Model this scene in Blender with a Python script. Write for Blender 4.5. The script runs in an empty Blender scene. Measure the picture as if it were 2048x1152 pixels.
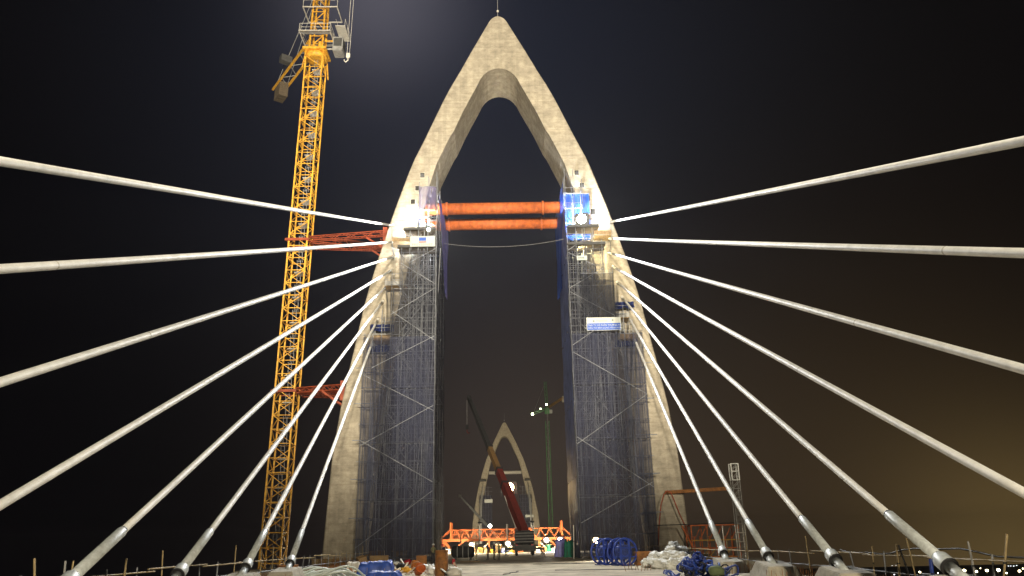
import bpy, bmesh, math, random
from mathutils import Vector, Matrix, noise
random.seed(7)
S = bpy.context.scene
COL = S.collection
R = math.radians

# ------------------------------------------------------------------ camera
F_PX, PITCH, ROLL, YAW = 1531.6, R(18.278), R(-1.235), R(0.80)
CAM = Vector((-0.07, 0.0, 1.85))
fw = Vector((math.sin(YAW)*math.cos(PITCH), math.cos(YAW)*math.cos(PITCH), math.sin(PITCH)))
rt0 = Vector((math.cos(YAW), -math.sin(YAW), 0)); up0 = rt0.cross(fw)
rt = rt0*math.cos(ROLL) + up0*math.sin(ROLL); up = up0*math.cos(ROLL) - rt0*math.sin(ROLL)
cd = bpy.data.cameras.new('camera'); cam = bpy.data.objects.new('camera', cd); COL.objects.link(cam)
m = Matrix((rt, up, -fw)).transposed().to_4x4(); m.translation = CAM; cam.matrix_world = m
cd.sensor_width = 36; cd.lens = F_PX/2048*36; cd.clip_start = 0.1; cd.clip_end = 30000
S.camera = cam
def ray(x, y): return fw*F_PX + rt*(x-1024) + up*(576-y)
def py(x, y, Y):                      # pixel of the photo -> point on the plane at distance Y
    d = ray(x, y); return CAM + d*((Y-CAM.y)/d.y)
def pz(x, y, z=0.0):                  # pixel of the photo -> point at height z
    d = ray(x, y); return CAM + d*((z-CAM.z)/d.z)

# ------------------------------------------------------------------ world: night sky with city glow, crane lamp haze painted in
W = bpy.data.worlds.new('World'); S.world = W; W.use_nodes = True
nt = W.node_tree; N = nt.nodes; Lk = nt.links
bg = N['Background']; bg.inputs['Strength'].default_value = 1.0
tc = N.new('ShaderNodeTexCoord')
def glow(direction, n, col):
    d = Vector(direction).normalized()
    dp = N.new('ShaderNodeVectorMath'); dp.operation = 'DOT_PRODUCT'; dp.inputs[1].default_value = d
    Lk.new(tc.outputs['Generated'], dp.inputs[0])
    mx = N.new('ShaderNodeMath'); mx.operation = 'MAXIMUM'; mx.inputs[1].default_value = 0; Lk.new(dp.outputs['Value'], mx.inputs[0])
    pw = N.new('ShaderNodeMath'); pw.operation = 'POWER'; pw.inputs[1].default_value = n; Lk.new(mx.outputs[0], pw.inputs[0])
    sc = N.new('ShaderNodeVectorMath'); sc.operation = 'SCALE'; sc.inputs[0].default_value = col; Lk.new(pw.outputs[0], sc.inputs['Scale'])
    return sc.outputs['Vector']
parts = [glow(ray(2100, 1190), 110, (0.120, 0.080, 0.026)), glow(ray(1750, 1150), 22, (0.036, 0.023, 0.010)),
         glow(ray(1060, 1000), 36, (0.034, 0.025, 0.020)), glow(ray(755, -20), 200, (0.075, 0.070, 0.082)),  # violet glow at the top: haze round the crane lamp, painted into the sky
         glow(ray(900, 100), 22, (0.009, 0.012, 0.023))]
acc = None
for q in parts:
    if acc is None: acc = q; continue
    a = N.new('ShaderNodeVectorMath'); a.operation = 'ADD'; Lk.new(acc, a.inputs[0]); Lk.new(q, a.inputs[1]); acc = a.outputs['Vector']
a = N.new('ShaderNodeVectorMath'); a.operation = 'ADD'; Lk.new(acc, a.inputs[0]); a.inputs[1].default_value = (0.0012, 0.0010, 0.0016)
Lk.new(a.outputs['Vector'], bg.inputs['Color'])

S.view_settings.view_transform = 'Standard'; S.view_settings.look = 'None'
S.view_settings.exposure = 0.0; S.view_settings.gamma = 1.0; S.view_settings.use_curve_mapping = False
S.render.engine = 'CYCLES'
S.cycles.transparent_max_bounces = 24; S.cycles.max_bounces = 6
S.render.resolution_x = 1024; S.render.resolution_y = 576

# ------------------------------------------------------------------ materials
MATS = {}
def mat(name, col, rough=0.6, metal=0.0, var=0.25, scale=2.0, bump=0.0, emit=None, es=0.0, dirt=None, world=True, streak=0.0):
    if name in MATS: return MATS[name]
    M = bpy.data.materials.new(name); M.use_nodes = True; t = M.node_tree; n = t.nodes; b = n['Principled BSDF']
    b.inputs['Roughness'].default_value = rough; b.inputs['Metallic'].default_value = metal
    if emit:
        b.inputs['Base Color'].default_value = (*col, 1)
        b.inputs['Emission Color'].default_value = (*emit, 1); b.inputs['Emission Strength'].default_value = es
        MATS[name] = M; return M
    geo = n.new('ShaderNodeNewGeometry'); tcn = n.new('ShaderNodeTexCoord')
    src = geo.outputs['Position'] if world else tcn.outputs['Object']
    nz = n.new('ShaderNodeTexNoise'); nz.inputs['Scale'].default_value = scale; nz.inputs['Detail'].default_value = 8; nz.inputs['Roughness'].default_value = 0.65
    t.links.new(src, nz.inputs['Vector'])
    rp = n.new('ShaderNodeValToRGB'); e = rp.color_ramp.elements
    d2 = dirt if dirt else tuple(c*(1-var) for c in col)
    e[0].position = 0.32; e[0].color = (*d2, 1); e[1].position = 0.66; e[1].color = (*[min(1, c*(1+var*0.5)) for c in col], 1)
    t.links.new(nz.outputs['Fac'], rp.inputs['Fac'])
    out = rp.outputs['Color']
    if streak:
        mp = n.new('ShaderNodeMapping'); mp.inputs['Scale'].default_value = (2.2, 2.2, 0.10); t.links.new(src, mp.inputs['Vector'])
        n2 = n.new('ShaderNodeTexNoise'); n2.inputs['Scale'].default_value = 1.0; n2.inputs['Detail'].default_value = 6; t.links.new(mp.outputs[0], n2.inputs['Vector'])
        r2 = n.new('ShaderNodeValToRGB'); r2.color_ramp.elements[0].position = 0.35; r2.color_ramp.elements[0].color = (1-streak,)*3+(1,)
        r2.color_ramp.elements[1].position = 0.6; r2.color_ramp.elements[1].color = (1, 1, 1, 1); t.links.new(n2.outputs['Fac'], r2.inputs['Fac'])
        mx = n.new('ShaderNodeMixRGB'); mx.blend_type = 'MULTIPLY'; mx.inputs[0].default_value = 1
        t.links.new(out, mx.inputs[1]); t.links.new(r2.outputs['Color'], mx.inputs[2]); out = mx.outputs[0]
    t.links.new(out, b.inputs['Base Color'])
    if bump:
        bp = n.new('ShaderNodeBump'); bp.inputs['Strength'].default_value = bump; bp.inputs['Distance'].default_value = 0.05
        t.links.new(nz.outputs['Fac'], bp.inputs['Height']); t.links.new(bp.outputs[0], b.inputs['Normal'])
    MATS[name] = M; return M

def concrete_pylon():
    M = mat('pylon_concrete', (0.43, 0.39, 0.315), 0.85, 0, 0.26, 0.9, 0.12, streak=0.14)
    t = M.node_tree; n = t.nodes; b = n['Principled BSDF']
    src = b.inputs['Base Color'].links[0].from_socket
    geo = [q for q in n if q.type == 'NEW_GEOMETRY'][0]
    # blotches in flat bands, the way formwork boards leave them
    mp = n.new('ShaderNodeMapping'); mp.inputs['Scale'].default_value = (1.1, 1.1, 2.2); t.links.new(geo.outputs['Position'], mp.inputs['Vector'])
    nz = n.new('ShaderNodeTexNoise'); nz.inputs['Scale'].default_value = 1.0; nz.inputs['Detail'].default_value = 10; nz.inputs['Roughness'].default_value = 0.72
    t.links.new(mp.outputs[0], nz.inputs['Vector'])
    rp = n.new('ShaderNodeValToRGB'); rp.color_ramp.elements[0].position = 0.3; rp.color_ramp.elements[0].color = (0.68, 0.66, 0.62, 1)
    rp.color_ramp.elements[1].position = 0.62; rp.color_ramp.elements[1].color = (1.08, 1.06, 1.02, 1); t.links.new(nz.outputs['Fac'], rp.inputs['Fac'])
    mx = n.new('ShaderNodeMixRGB'); mx.blend_type = 'MULTIPLY'; mx.inputs[0].default_value = 1
    t.links.new(src, mx.inputs[1]); t.links.new(rp.outputs[0], mx.inputs[2]); t.links.new(mx.outputs[0], b.inputs['Base Color'])
    sp = n.new('ShaderNodeSeparateXYZ'); t.links.new(geo.outputs['Position'], sp.inputs[0])
    ad = n.new('ShaderNodeMath'); ad.operation = 'ADD'; t.links.new(sp.outputs['X'], ad.inputs[0]); t.links.new(sp.outputs['Y'], ad.inputs[1])
    cb = n.new('ShaderNodeCombineXYZ'); t.links.new(ad.outputs[0], cb.inputs['X']); t.links.new(sp.outputs['Z'], cb.inputs['Y'])
    bk = n.new('ShaderNodeTexBrick'); bk.inputs['Scale'].default_value = 1.0; bk.offset = 0.0; bk.inputs['Brick Width'].default_value = 3.4; bk.inputs['Row Height'].default_value = 0.98; bk.inputs['Mortar Size'].default_value = 0.028
    bk.inputs['Color1'].default_value = (1, 1, 1, 1); bk.inputs['Color2'].default_value = (0.93, 0.925, 0.91, 1); bk.inputs['Mortar'].default_value = (0.66, 0.64, 0.60, 1); t.links.new(cb.outputs[0], bk.inputs['Vector'])
    m2 = n.new('ShaderNodeMixRGB'); m2.blend_type = 'MULTIPLY'; m2.inputs[0].default_value = 0.5
    t.links.new(mx.outputs[0], m2.inputs[1]); t.links.new(bk.outputs['Color'], m2.inputs[2]); t.links.new(m2.outputs[0], b.inputs['Base Color'])
    return M
CONC = concrete_pylon()
DECKM = mat('deck_concrete', (0.46, 0.40, 0.29), 0.85, 0, 0.6, 0.5, 0.35)
BLOCKM = mat('block_concrete', (0.42, 0.39, 0.32), 0.85, 0, 0.3, 3.0, 0.3)
CABLEM = mat('stay_pipe_white', (0.85, 0.855, 0.835), 0.5, 0, 0.18, 1.6)
SLEEVE = mat('stay_sleeve_galvanised', (0.52, 0.56, 0.57), 0.42, 0.12, 0.25, 6)
BLACK = mat('black_rubber', (0.012, 0.012, 0.013), 0.6)
DARK = mat('void_shade', (0.02, 0.018, 0.015), 0.9)  # painted shade of the anchor openings
YEL = mat('crane_yellow', (0.84, 0.49, 0.05), 0.55, 0, 0.30, 3, dirt=(0.50, 0.20, 0.02))
PALE = mat('pale_grey_paint', (0.62, 0.60, 0.54), 0.5, 0, 0.2, 3)
GREY = mat('grey_steel', (0.30, 0.30, 0.29), 0.85, 0.0, 0.3, 3)
DKGREY = mat('dark_steel', (0.07, 0.07, 0.068), 0.85, 0.0, 0.3, 3)
GALV = mat('scaffold_tube', (0.27, 0.285, 0.31), 0.6, 0.1, 0.5, 1.5)
ORNG = mat('strut_orange', (0.60, 0.15, 0.028), 0.7, 0, 0.3, 2.2, 0.1, dirt=(0.40, 0.085, 0.02), streak=0.3)
TIE = mat('tie_red_orange', (0.33, 0.06, 0.018), 0.6, 0, 0.4, 2)
RED = mat('boom_red', (0.12, 0.013, 0.010), 0.8, 0, 0.3, 1.5)
BOOMDK = mat('boom_dark', (0.018, 0.018, 0.02), 0.9, 0, 0.3, 1.5)
BOOMOLD = mat('boom_ochre', (0.16, 0.09, 0.03), 0.8, 0, 0.3, 1.5)
BOOMYEL = mat('boom_yellow', (0.50, 0.28, 0.05), 0.8, 0, 0.2, 1.5)
RUST = mat('rusty_steel', (0.30, 0.125, 0.03), 0.75, 0.1, 0.5, 4, 0.3, dirt=(0.13, 0.055, 0.02))
RUSTO = mat('orange_rust', (0.48, 0.17, 0.03), 0.7, 0, 0.4, 5)
CARD = mat('cardboard', (0.36, 0.235, 0.11), 0.8, 0, 0.2, 3)
WOOD = mat('weathered_wood', (0.33, 0.23, 0.12), 0.8, 0, 0.45, 5)
DKWOOD = mat('dark_plank', (0.11, 0.085, 0.055), 0.85, 0, 0.4, 5)
BAMB = mat('bamboo_pole', (0.36, 0.27, 0.13), 0.6, 0, 0.35, 4)
BLUE = mat('blue_tarp', (0.03, 0.085, 0.42), 0.45, 0, 0.35, 3)
BLUEM = mat('blue_painted_steel', (0.018, 0.055, 0.36), 0.4, 0, 0.35, 4)
NAVY = mat('navy_strap', (0.02, 0.04, 0.20), 0.6, 0, 0.5, 5)
WHITE = mat('white_plastic', (0.74, 0.75, 0.72), 0.55, 0, 0.15, 4)
DUCT = mat('duct_plastic', (0.52, 0.58, 0.54), 0.45, 0, 0.15, 4)
GREEN = mat('green_net', (0.02, 0.20, 0.12), 0.8, 0, 0.3, 3)
CRGREEN = mat('far_crane_green', (0.06, 0.19, 0.07), 0.7, 0, 0.3, 0.6)
SIGNB = mat('sign_blue', (0.02, 0.09, 0.45), 0.5, 0, 0.06, 2)
SIGNW = mat('sign_white', (0.50, 0.53, 0.49), 0.5, 0, 0.06, 2)
SIGNR = mat('sign_red', (0.5, 0.03, 0.04), 0.5, 0, 0.06, 2)
SIGNG = mat('sign_grey_ink', (0.14, 0.18, 0.18), 0.5, 0, 0.06, 2)
SKIN = mat('skin', (0.35, 0.19, 0.12), 0.6, 0, 0.1, 8)
HAIR = mat('hair', (0.012, 0.01, 0.01), 0.6)
LENSW = mat('lamp_lens_white', (0.9, 0.9, 0.9), 0.3, emit=(1.0, 0.97, 0.88), es=70)
LENSY = mat('lamp_lens_warm', (0.9, 0.9, 0.9), 0.3, emit=(1.0, 0.72, 0.35), es=45)
LENSG = mat('lamp_lens_green', (0.9, 0.9, 0.9), 0.3, emit=(0.85, 1.0, 0.55), es=30)
CITYL = mat('street_lamp_glass', (0.9, 0.9, 0.9), 0.3, emit=(1.0, 0.82, 0.46), es=24)
CITYW = mat('street_lamp_glass_white', (0.9, 0.9, 0.9), 0.3, emit=(0.95, 0.97, 1.0), es=6)
WATER = mat('river_water', (0.012, 0.013, 0.014), 0.25, 0, 0.3, 0.01)
BANKM = mat('dark_bank', (0.02, 0.019, 0.012), 0.95, 0, 0.4, 0.02)
LEAFM = mat('far_foliage', (0.03, 0.04, 0.018), 0.9, 0, 0.4, 0.2)
def net_material(name, col, fac, grain=18.0):
    M = bpy.data.materials.new(name); M.use_nodes = True; t = M.node_tree; n = t.nodes
    b = n['Principled BSDF']; b.inputs['Base Color'].default_value = (*col, 1); b.inputs['Roughness'].default_value = 0.8
    tr = n.new('ShaderNodeBsdfTransparent'); tl = n.new('ShaderNodeBsdfTranslucent'); tl.inputs['Color'].default_value = (*col, 1)
    ad = n.new('ShaderNodeMixShader'); ad.inputs[0].default_value = 0.35
    t.links.new(b.outputs[0], ad.inputs[1]); t.links.new(tl.outputs[0], ad.inputs[2])
    geo = n.new('ShaderNodeNewGeometry'); mp = n.new('ShaderNodeMapping'); mp.inputs['Scale'].default_value = (1.2, 1.2, 0.16)
    t.links.new(geo.outputs['Position'], mp.inputs['Vector'])
    nz = n.new('ShaderNodeTexNoise'); nz.inputs['Scale'].default_value = 1.3; nz.inputs['Detail'].default_value = 6; t.links.new(mp.outputs[0], nz.inputs['Vector'])
    mr = n.new('ShaderNodeMapRange'); mr.inputs['From Min'].default_value = 0.3; mr.inputs['From Max'].default_value = 0.7
    mr.inputs['To Min'].default_value = max(0, fac-0.16); mr.inputs['To Max'].default_value = min(1, fac+0.16); t.links.new(nz.outputs['Fac'], mr.inputs['Value'])
    mx = n.new('ShaderNodeMixShader'); t.links.new(mr.outputs[0], mx.inputs[0]); t.links.new(tr.outputs[0], mx.inputs[1]); t.links.new(ad.outputs[0], mx.inputs[2])
    t.links.new(mx.outputs[0], n['Material Output'].inputs['Surface'])
    MATS[name] = M; return M
NET = net_material('blue_grey_debris_net', (0.036, 0.043, 0.088), 0.56)
NETTHIN = net_material('thin_grey_debris_net', (0.030, 0.034, 0.055), 0.42)
NETBLUE = net_material('bright_blue_net', (0.03, 0.13, 0.60), 0.72)
NETLIL = net_material('lilac_net', (0.30, 0.28, 0.50), 0.5)
NETSIDE = net_material('navy_side_net', (0.014, 0.018, 0.05), 0.75)
TARPV = mat('violet_blue_tarp', (0.22, 0.22, 0.60), 0.55, 0, 0.35, 1.5)
TARPS = mat('faded_blue_tarp', (0.13, 0.17, 0.38), 0.6, 0, 0.45, 0.8)

# ------------------------------------------------------------------ builders
MESHES = {}
def unit(kind, M, sides=8):
    k = (kind, M.name, sides)
    if k in MESHES: return MESHES[k]
    bm = bmesh.new()
    if kind == 'tube':
        bmesh.ops.create_cone(bm, cap_ends=True, segments=sides, radius1=1, radius2=1, depth=1, matrix=Matrix.Translation((0, 0, 0.5)))
        for f in bm.faces: f.smooth = len(f.verts) == 4
    elif kind == 'box':
        bmesh.ops.create_cube(bm, size=1)
    me = bpy.data.meshes.new(kind + '_' + M.name); bm.to_mesh(me); bm.free(); me.materials.append(M)
    MESHES[k] = me; return me
def finish(bm, name, M, smooth=False):
    bmesh.ops.recalc_face_normals(bm, faces=bm.faces)
    me = bpy.data.meshes.new(name); bm.to_mesh(me); bm.free()
    if isinstance(M, (list, tuple)):
        for q in M: me.materials.append(q)
    else: me.materials.append(M)
    if smooth:
        for p in me.polygons: p.use_smooth = True
    return me
def link(name, me, parent=None, basis=None):
    o = bpy.data.objects.new(name, me); COL.objects.link(o)
    if basis is not None: o.matrix_basis = basis
    if parent is not None:
        o.parent = parent
        if parent.parent is not None: o.matrix_parent_inverse = parent.matrix_basis.inverted()
    return o
def tag(o, label, cat=None, group=None, kind=None):
    if label: o['label'] = label
    if cat: o['category'] = cat
    if group: o['group'] = group
    if kind: o['kind'] = kind
    return o
def thing(name, label, cat, loc=(0, 0, 0), rotz=0.0, group=None):
    o = bpy.data.objects.new(name, None); COL.objects.link(o); o.empty_display_size = 0.3
    o.matrix_basis = Matrix.Translation(loc) @ Matrix.Rotation(rotz, 4, 'Z')
    return tag(o, label, cat, group)
def seg(a, b):
    a = Vector(a); b = Vector(b); d = b-a; q = d.to_track_quat('Z', 'Y')
    return Matrix.Translation(a) @ q.to_matrix().to_4x4(), d.length
def tube(name, parent, a, b, r, M, sides=8):
    mm, l = seg(a, b)
    return link(name, unit('tube', M, sides), parent, mm @ Matrix.Diagonal((r, r, l, 1)))
def bar(name, parent, a, b, w, h, M):
    mm, l = seg(a, b)
    return link(name, unit('box', M), parent, mm @ Matrix.Translation((0, 0, l/2)) @ Matrix.Diagonal((w, h, l, 1)))
def box(name, parent, c, s, M, rz=0.0, bevel=0.0, rx=0.0, ry=0.0):
    mm = Matrix.Translation(c) @ Matrix.Rotation(rz, 4, 'Z') @ Matrix.Rotation(ry, 4, 'Y') @ Matrix.Rotation(rx, 4, 'X')
    if bevel:
        bm = bmesh.new(); bmesh.ops.create_cube(bm, size=1, matrix=Matrix.Diagonal((*s, 1)))
        bmesh.ops.bevel(bm, geom=bm.edges[:], offset=bevel, segments=2, affect='EDGES')
        return link(name, finish(bm, name, M), parent, mm)
    return link(name, unit('box', M), parent, mm @ Matrix.Diagonal((*s, 1)))
def lathe(name, parent, prof, M, basis=None, sides=20, cap=True):
    bm = bmesh.new(); rings = []
    for r, z in prof: rings.append([bm.verts.new((r*math.cos(2*math.pi*i/sides), r*math.sin(2*math.pi*i/sides), z)) for i in range(sides)])
    for a, b in zip(rings, rings[1:]):
        for i in range(sides): bm.faces.new((a[i], a[(i+1) % sides], b[(i+1) % sides], b[i]))
    if cap: bm.faces.new(rings[0][::-1]); bm.faces.new(rings[-1])
    me = finish(bm, name, M)
    for p in me.polygons: p.use_smooth = len(p.vertices) == 4
    return link(name, me, parent, basis)
def path_mesh(pts, r, M, name, sides=6, closed=False, radii=None):
    bm = bmesh.new(); rings = []; n = len(pts); P = [Vector(p) for p in pts]; prev = None
    for i, p in enumerate(P):
        t = (P[(i+1) % n]-P[i-1]) if closed else (P[min(i+1, n-1)]-P[max(i-1, 0)])
        t.normalize()
        if prev is None:
            s = t.cross(Vector((0, 0, 1))); 
            if s.length < 0.05: s = t.cross(Vector((1, 0, 0)))
        else: s = prev - t*prev.dot(t)
        s.normalize(); prev = s; u = t.cross(s); rr = radii[i] if radii else r
        rings.append([bm.verts.new(p + (s*math.cos(2*math.pi*k/sides)+u*math.sin(2*math.pi*k/sides))*rr) for k in range(sides)])
    pairs = list(zip(rings, rings[1:])) + ([(rings[-1], rings[0])] if closed else [])
    for a, b in pairs:
        for k in range(sides): bm.faces.new((a[k], a[(k+1) % sides], b[(k+1) % sides], b[k]))
    if not closed: bm.faces.new(rings[0][::-1]); bm.faces.new(rings[-1])
    return finish(bm, name, M, True)
def path(name, parent, pts, r, M, sides=6, closed=False, basis=None):
    return link(name, path_mesh(pts, r, M, name, sides, closed), parent, basis)
def sheet(name, parent, fn, nu, nv, M, thick=0.0, basis=None):
    """a cloth: fn(u, v) -> point, u and v in 0..1"""
    bm = bmesh.new(); g = [[bm.verts.new(fn(i/nu, j/nv)) for j in range(nv+1)] for i in range(nu+1)]
    for i in range(nu):
        for j in range(nv): bm.faces.new((g[i][j], g[i+1][j], g[i+1][j+1], g[i][j+1]))
    if thick: bmesh.ops.solidify(bm, geom=bm.faces[:], thickness=thick)
    return link(name, finish(bm, name, M, True), parent, basis)
def blob(name, parent, c, s, M, seed=0, amp=0.25, freq=1.6, sub=3, flat=True, rz=0.0):
    bm = bmesh.new(); bmesh.ops.create_icosphere(bm, subdivisions=sub, radius=1)
    o = Vector((seed*7.3, seed*3.1, seed*1.7))
    for v in bm.verts:
        k = 1 + amp*noise.fractal(v.co*freq+o, 0.8, 2.0, 4); v.co = Vector((v.co.x*s[0], v.co.y*s[1], v.co.z*s[2]))*k
        if flat and v.co.z < -0.75*s[2]: v.co.z = -0.75*s[2]
    return link(name, finish(bm, name, M, True), parent, Matrix.Translation(c) @ Matrix.Rotation(rz, 4, 'Z'))
def copy_tree(o, parent=None):
    c = o.copy(); COL.objects.link(c); c.parent = parent
    if parent is not None: c.matrix_parent_inverse = o.matrix_parent_inverse.copy()
    for ch in list(o.children): copy_tree(ch, c)
    return c
def text(name, parent, body, size, M, basis, align='CENTER', bold=0.0, sx=1.0):
    cu = bpy.data.curves.new(name, 'FONT'); cu.body = body; cu.size = size; cu.align_x = align; cu.align_y = 'CENTER'; cu.offset = bold; cu.extrude = 0.004
    tmp = bpy.data.objects.new(name+'_tmp', cu); COL.objects.link(tmp)
    dg = bpy.context.evaluated_depsgraph_get(); me = bpy.data.meshes.new_from_object(tmp.evaluated_get(dg))
    bpy.data.objects.remove(tmp); me.materials.clear(); me.materials.append(M)
    return link(name, me, parent, basis @ Matrix.Diagonal((sx, 1, 1, 1)))
FACING = Matrix.Rotation(R(90), 4, 'X')      # upright, readable from the camera's side (looking along +Y)
def lamp_light(name, parent, loc, target, power, col, angle=120, radius=0.25, blend=0.6):
    ld = bpy.data.lights.new(name, 'SPOT'); ld.energy = power; ld.color = col; ld.spot_size = R(angle); ld.spot_blend = blend; ld.shadow_soft_size = radius
    o = bpy.data.objects.new(name, ld); COL.objects.link(o)
    q = (Vector(target)-Vector(loc)).to_track_quat('-Z', 'Y')
    o.matrix_basis = Matrix.Translation(loc) @ q.to_matrix().to_4x4()
    if parent is not None: o.parent = parent
    return o
def floodlight(label, loc, target, power, col, lens, size=0.45, angle=130, group=None, radius=0.2, mount=None, cat='floodlight'):
    """lamp head: housing, lens, fins, yoke; the lamp's light leaves just in front of the lens"""
    loc = Vector(loc); d = (Vector(target)-loc).normalized()
    t = thing('floodlight', label, cat, loc, 0, group)
    q = d.to_track_quat('-Y', 'Z').to_matrix().to_4x4()
    w, h = size, size*0.75
    link('housing', unit('box', DKGREY), t, q @ Matrix.Translation((0, 0.09, 0)) @ Matrix.Diagonal((w, 0.16, h, 1)))
    lathe('lens', t, [(0.02, -0.03), (h*0.30, -0.022), (h*0.42, 0.0), (h*0.42, 0.02)], lens, q @ Matrix.Translation((0, -0.003, 0)) @ Matrix.Rotation(R(-90), 4, 'X'), 20)
    for k in range(4):
        link('fin', unit('box', DKGREY), t, q @ Matrix.Translation(((k-1.5)*w*0.24, 0.215, 0)) @ Matrix.Diagonal((0.02, 0.09, h*0.8, 1)))
    for s in (-1, 1):
        link('yoke', unit('box', GREY), t, q @ Matrix.Translation((s*(w/2+0.025), 0.09, -h*0.3)) @ Matrix.Diagonal((0.02, 0.05, h*0.9, 1)))
    if mount is not None: tube('bracket', t, d*-0.1+Vector((0, 0, -h*0.6)), Vector(mount)-loc, 0.03, GREY, 6)
    if power > 0: lamp_light('lamp', t, d*0.14, d*5, power, col, angle, radius)
    return t

# ------------------------------------------------------------------ site floodlights behind the camera (they light pylon, crane and cables)
def light_mast(label, x, y, h, target, power, col, angle):
    t = thing('light_mast', label, 'light mast', (x, y, 0), 0, 'site light masts behind the viewer')
    box('base', t, (0, 0, 0.25), (2.2, 2.2, 0.5), BLOCKM)
    tube('pole', t, (0, 0, 0.5), (0, 0, h), 0.14, GREY, 10)
    bar('crossarm', t, (-1.6, 0, h-0.1), (1.6, 0, h-0.1), 0.12, 0.12, GREY)
    for k in range(4):
        hd = box('lamp_head', t, (-1.35+0.9*k, 0.2, h+0.35), (0.7, 0.25, 0.55), DKGREY, rx=R(18))
        link('lens', unit('box', LENSW), hd, Matrix.Translation((-1.35+0.9*k, 0.34, h+0.40)) @ Matrix.Rotation(R(18), 4, 'X') @ Matrix.Diagonal((0.62, 0.03, 0.46, 1)))
    lamp_light('lamp', t, (0, 0.8, h+0.5), Vector(target)-Vector((x, y, 0)), power, col, angle, 1.2, 0.8)
    return t
light_mast('tall floodlight mast on the left deck edge far behind the viewer', -12.6, -60, 11, (-3, 83, 47), 9.2e5, (1.0, 0.88, 0.68), 40)
light_mast('tall floodlight mast on the right deck edge far behind the viewer', 12.6, -57, 11, (3, 83, 47), 9.2e5, (1.0, 0.88, 0.68), 40)
light_mast('floodlight mast by the right deck edge just behind the viewer', 9.5, -24, 13, (0, 60, 6), 1.1e5, (1.0, 0.86, 0.62), 70)

# ------------------------------------------------------------------ ground, river, far bank
SL = 0.030      # the deck climbs by this much; seen from it the river falls away
def flat(name, x0, x1, y0, y1, z, M):
    me = bpy.data.meshes.new(name); me.from_pydata([(x0, y0, z-SL*y0), (x1, y0, z-SL*y0), (x1, y1, z-SL*y1), (x0, y1, z-SL*y1)], [], [(0, 1, 2, 3)]); me.materials.append(M)
    return tag(link(name, me), None, kind='structure')
flat('river', -3000, 3000, -600, 4200, -38, WATER)
bm = bmesh.new(); prev = None
for i in range(61):
    x = 260 + i*44; yy = 900 + 120*noise.noise(Vector((i*0.21, 0.3, 0))) + i*2
    a_ = bm.verts.new((x, yy, -38.6-SL*yy)); b_ = bm.verts.new((x, yy+12, -36.8-SL*(yy+12))); c_ = bm.verts.new((x, yy+2900, -36.6-SL*(yy+2900)))
    if prev:
        bm.faces.new((prev[0], a_, b_, prev[1])); bm.faces.new((prev[1], b_, c_, prev[2]))
    prev = (a_, b_, c_)
tag(link('far_bank', finish(bm, 'far_bank', BANKM)), None, kind='structure')

# ------------------------------------------------------------------ deck
def deck(name, y0, y1, step):
    d = tag(link(name, None), None, kind='structure'); d.matrix_basis = Matrix.Translation((0, y0, 0))
    n = int(round((y1-y0)/step))
    for i in range(n):
        for k, (xa, xb) in enumerate(((-14.3, -4.78), (-4.76, 4.76), (4.78, 14.3))):
            link('deck_panel', unit('box', DECKM), d, Matrix.Translation(((xa+xb)/2, (i+0.5)*step, -0.13)) @ Matrix.Diagonal((xb-xa, step-0.02, 0.26, 1)))
    L = y1-y0
    link('girder', unit('box', BLOCKM), d, Matrix.Translation((0, L/2, -1.60)) @ Matrix.Diagonal((24, L-0.1, 2.66, 1)))
    for s in (-1, 1):
        link('edge_beam', unit('box', BLOCKM), d, Matrix.Translation((s*13.2, L/2, -0.95)) @ Matrix.Diagonal((2.1, L-0.15, 1.36, 1)))
    return d
deck('bridge_deck', -135, 146.2, 7.6)
deck('far_bridge_deck', 292, 577, 7.6)
for yy, nm in ((86.25, 'crossbeam'), (443.25, 'crossbeam')):
    o = box(nm, None, (0, yy, -1.86), (54, 12, 2.9), BLOCKM, bevel=0.15); tag(o, None, kind='structure')

for yy in (86.25, 443.25):
    o = box('pile_cap', None, (0, yy, -50-SL*yy*0.5), (66, 16, 24.2+SL*yy-0.1), BLOCKM, bevel=0.3); o.location.z = -37.9-(24.2+SL*yy-0.1)/2; tag(o, None, kind='structure')
# ------------------------------------------------------------------ pylons
XO = [(66.3, 0.15), (66.22, 0.45), (66.0, 0.8), (65.6, 1.1), (62.9, 2.48), (60.8, 3.55), (58.4, 4.72), (56.06, 5.95), (53.9, 6.95), (50.9, 8.2), (48.86, 9.05), (45.95, 10.33), (44.1, 11.0),
      (39.7, 12.42), (37.7, 13.02), (35.5, 13.63), (32.4, 14.5), (28.8, 15.4), (27.3, 15.72), (23.3, 16.45), (18, 17.42), (15.7, 17.8), (10.8, 18.4), (5.8, 18.68), (1, 18.9), (-10, 18.7), (-39, 15.5)]
XI = [(58.46, 0.0), (58.40, 0.45), (58.25, 0.95), (57.95, 1.45), (57.49, 1.92), (56.9, 2.32), (55.92, 2.75), (53.66, 3.85), (52.26, 4.52), (49.6, 5.62), (48.9, 6.05), (45.17, 7.68), (41.5, 8.73),
      (36, 9.9), (30, 11.2), (21.7, 13.0), (14, 14.0), (7, 14.6), (1.7, 15.0), (-10, 15.0), (-39, 12)]
def interp(T, z):
    if z >= T[0][0]: return T[0][1]
    for (za, xa), (zb, xb) in zip(T, T[1:]):
        if z >= zb: return xb + (xa-xb)*(z-zb)/(za-zb)
    return T[-1][1]
xout = lambda z: interp(XO, z)
xin = lambda z: interp(XI, z)
YF, YB, ZC = 0.0, 6.6, 58.46       # front and back face (local), crown of the opening
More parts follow.
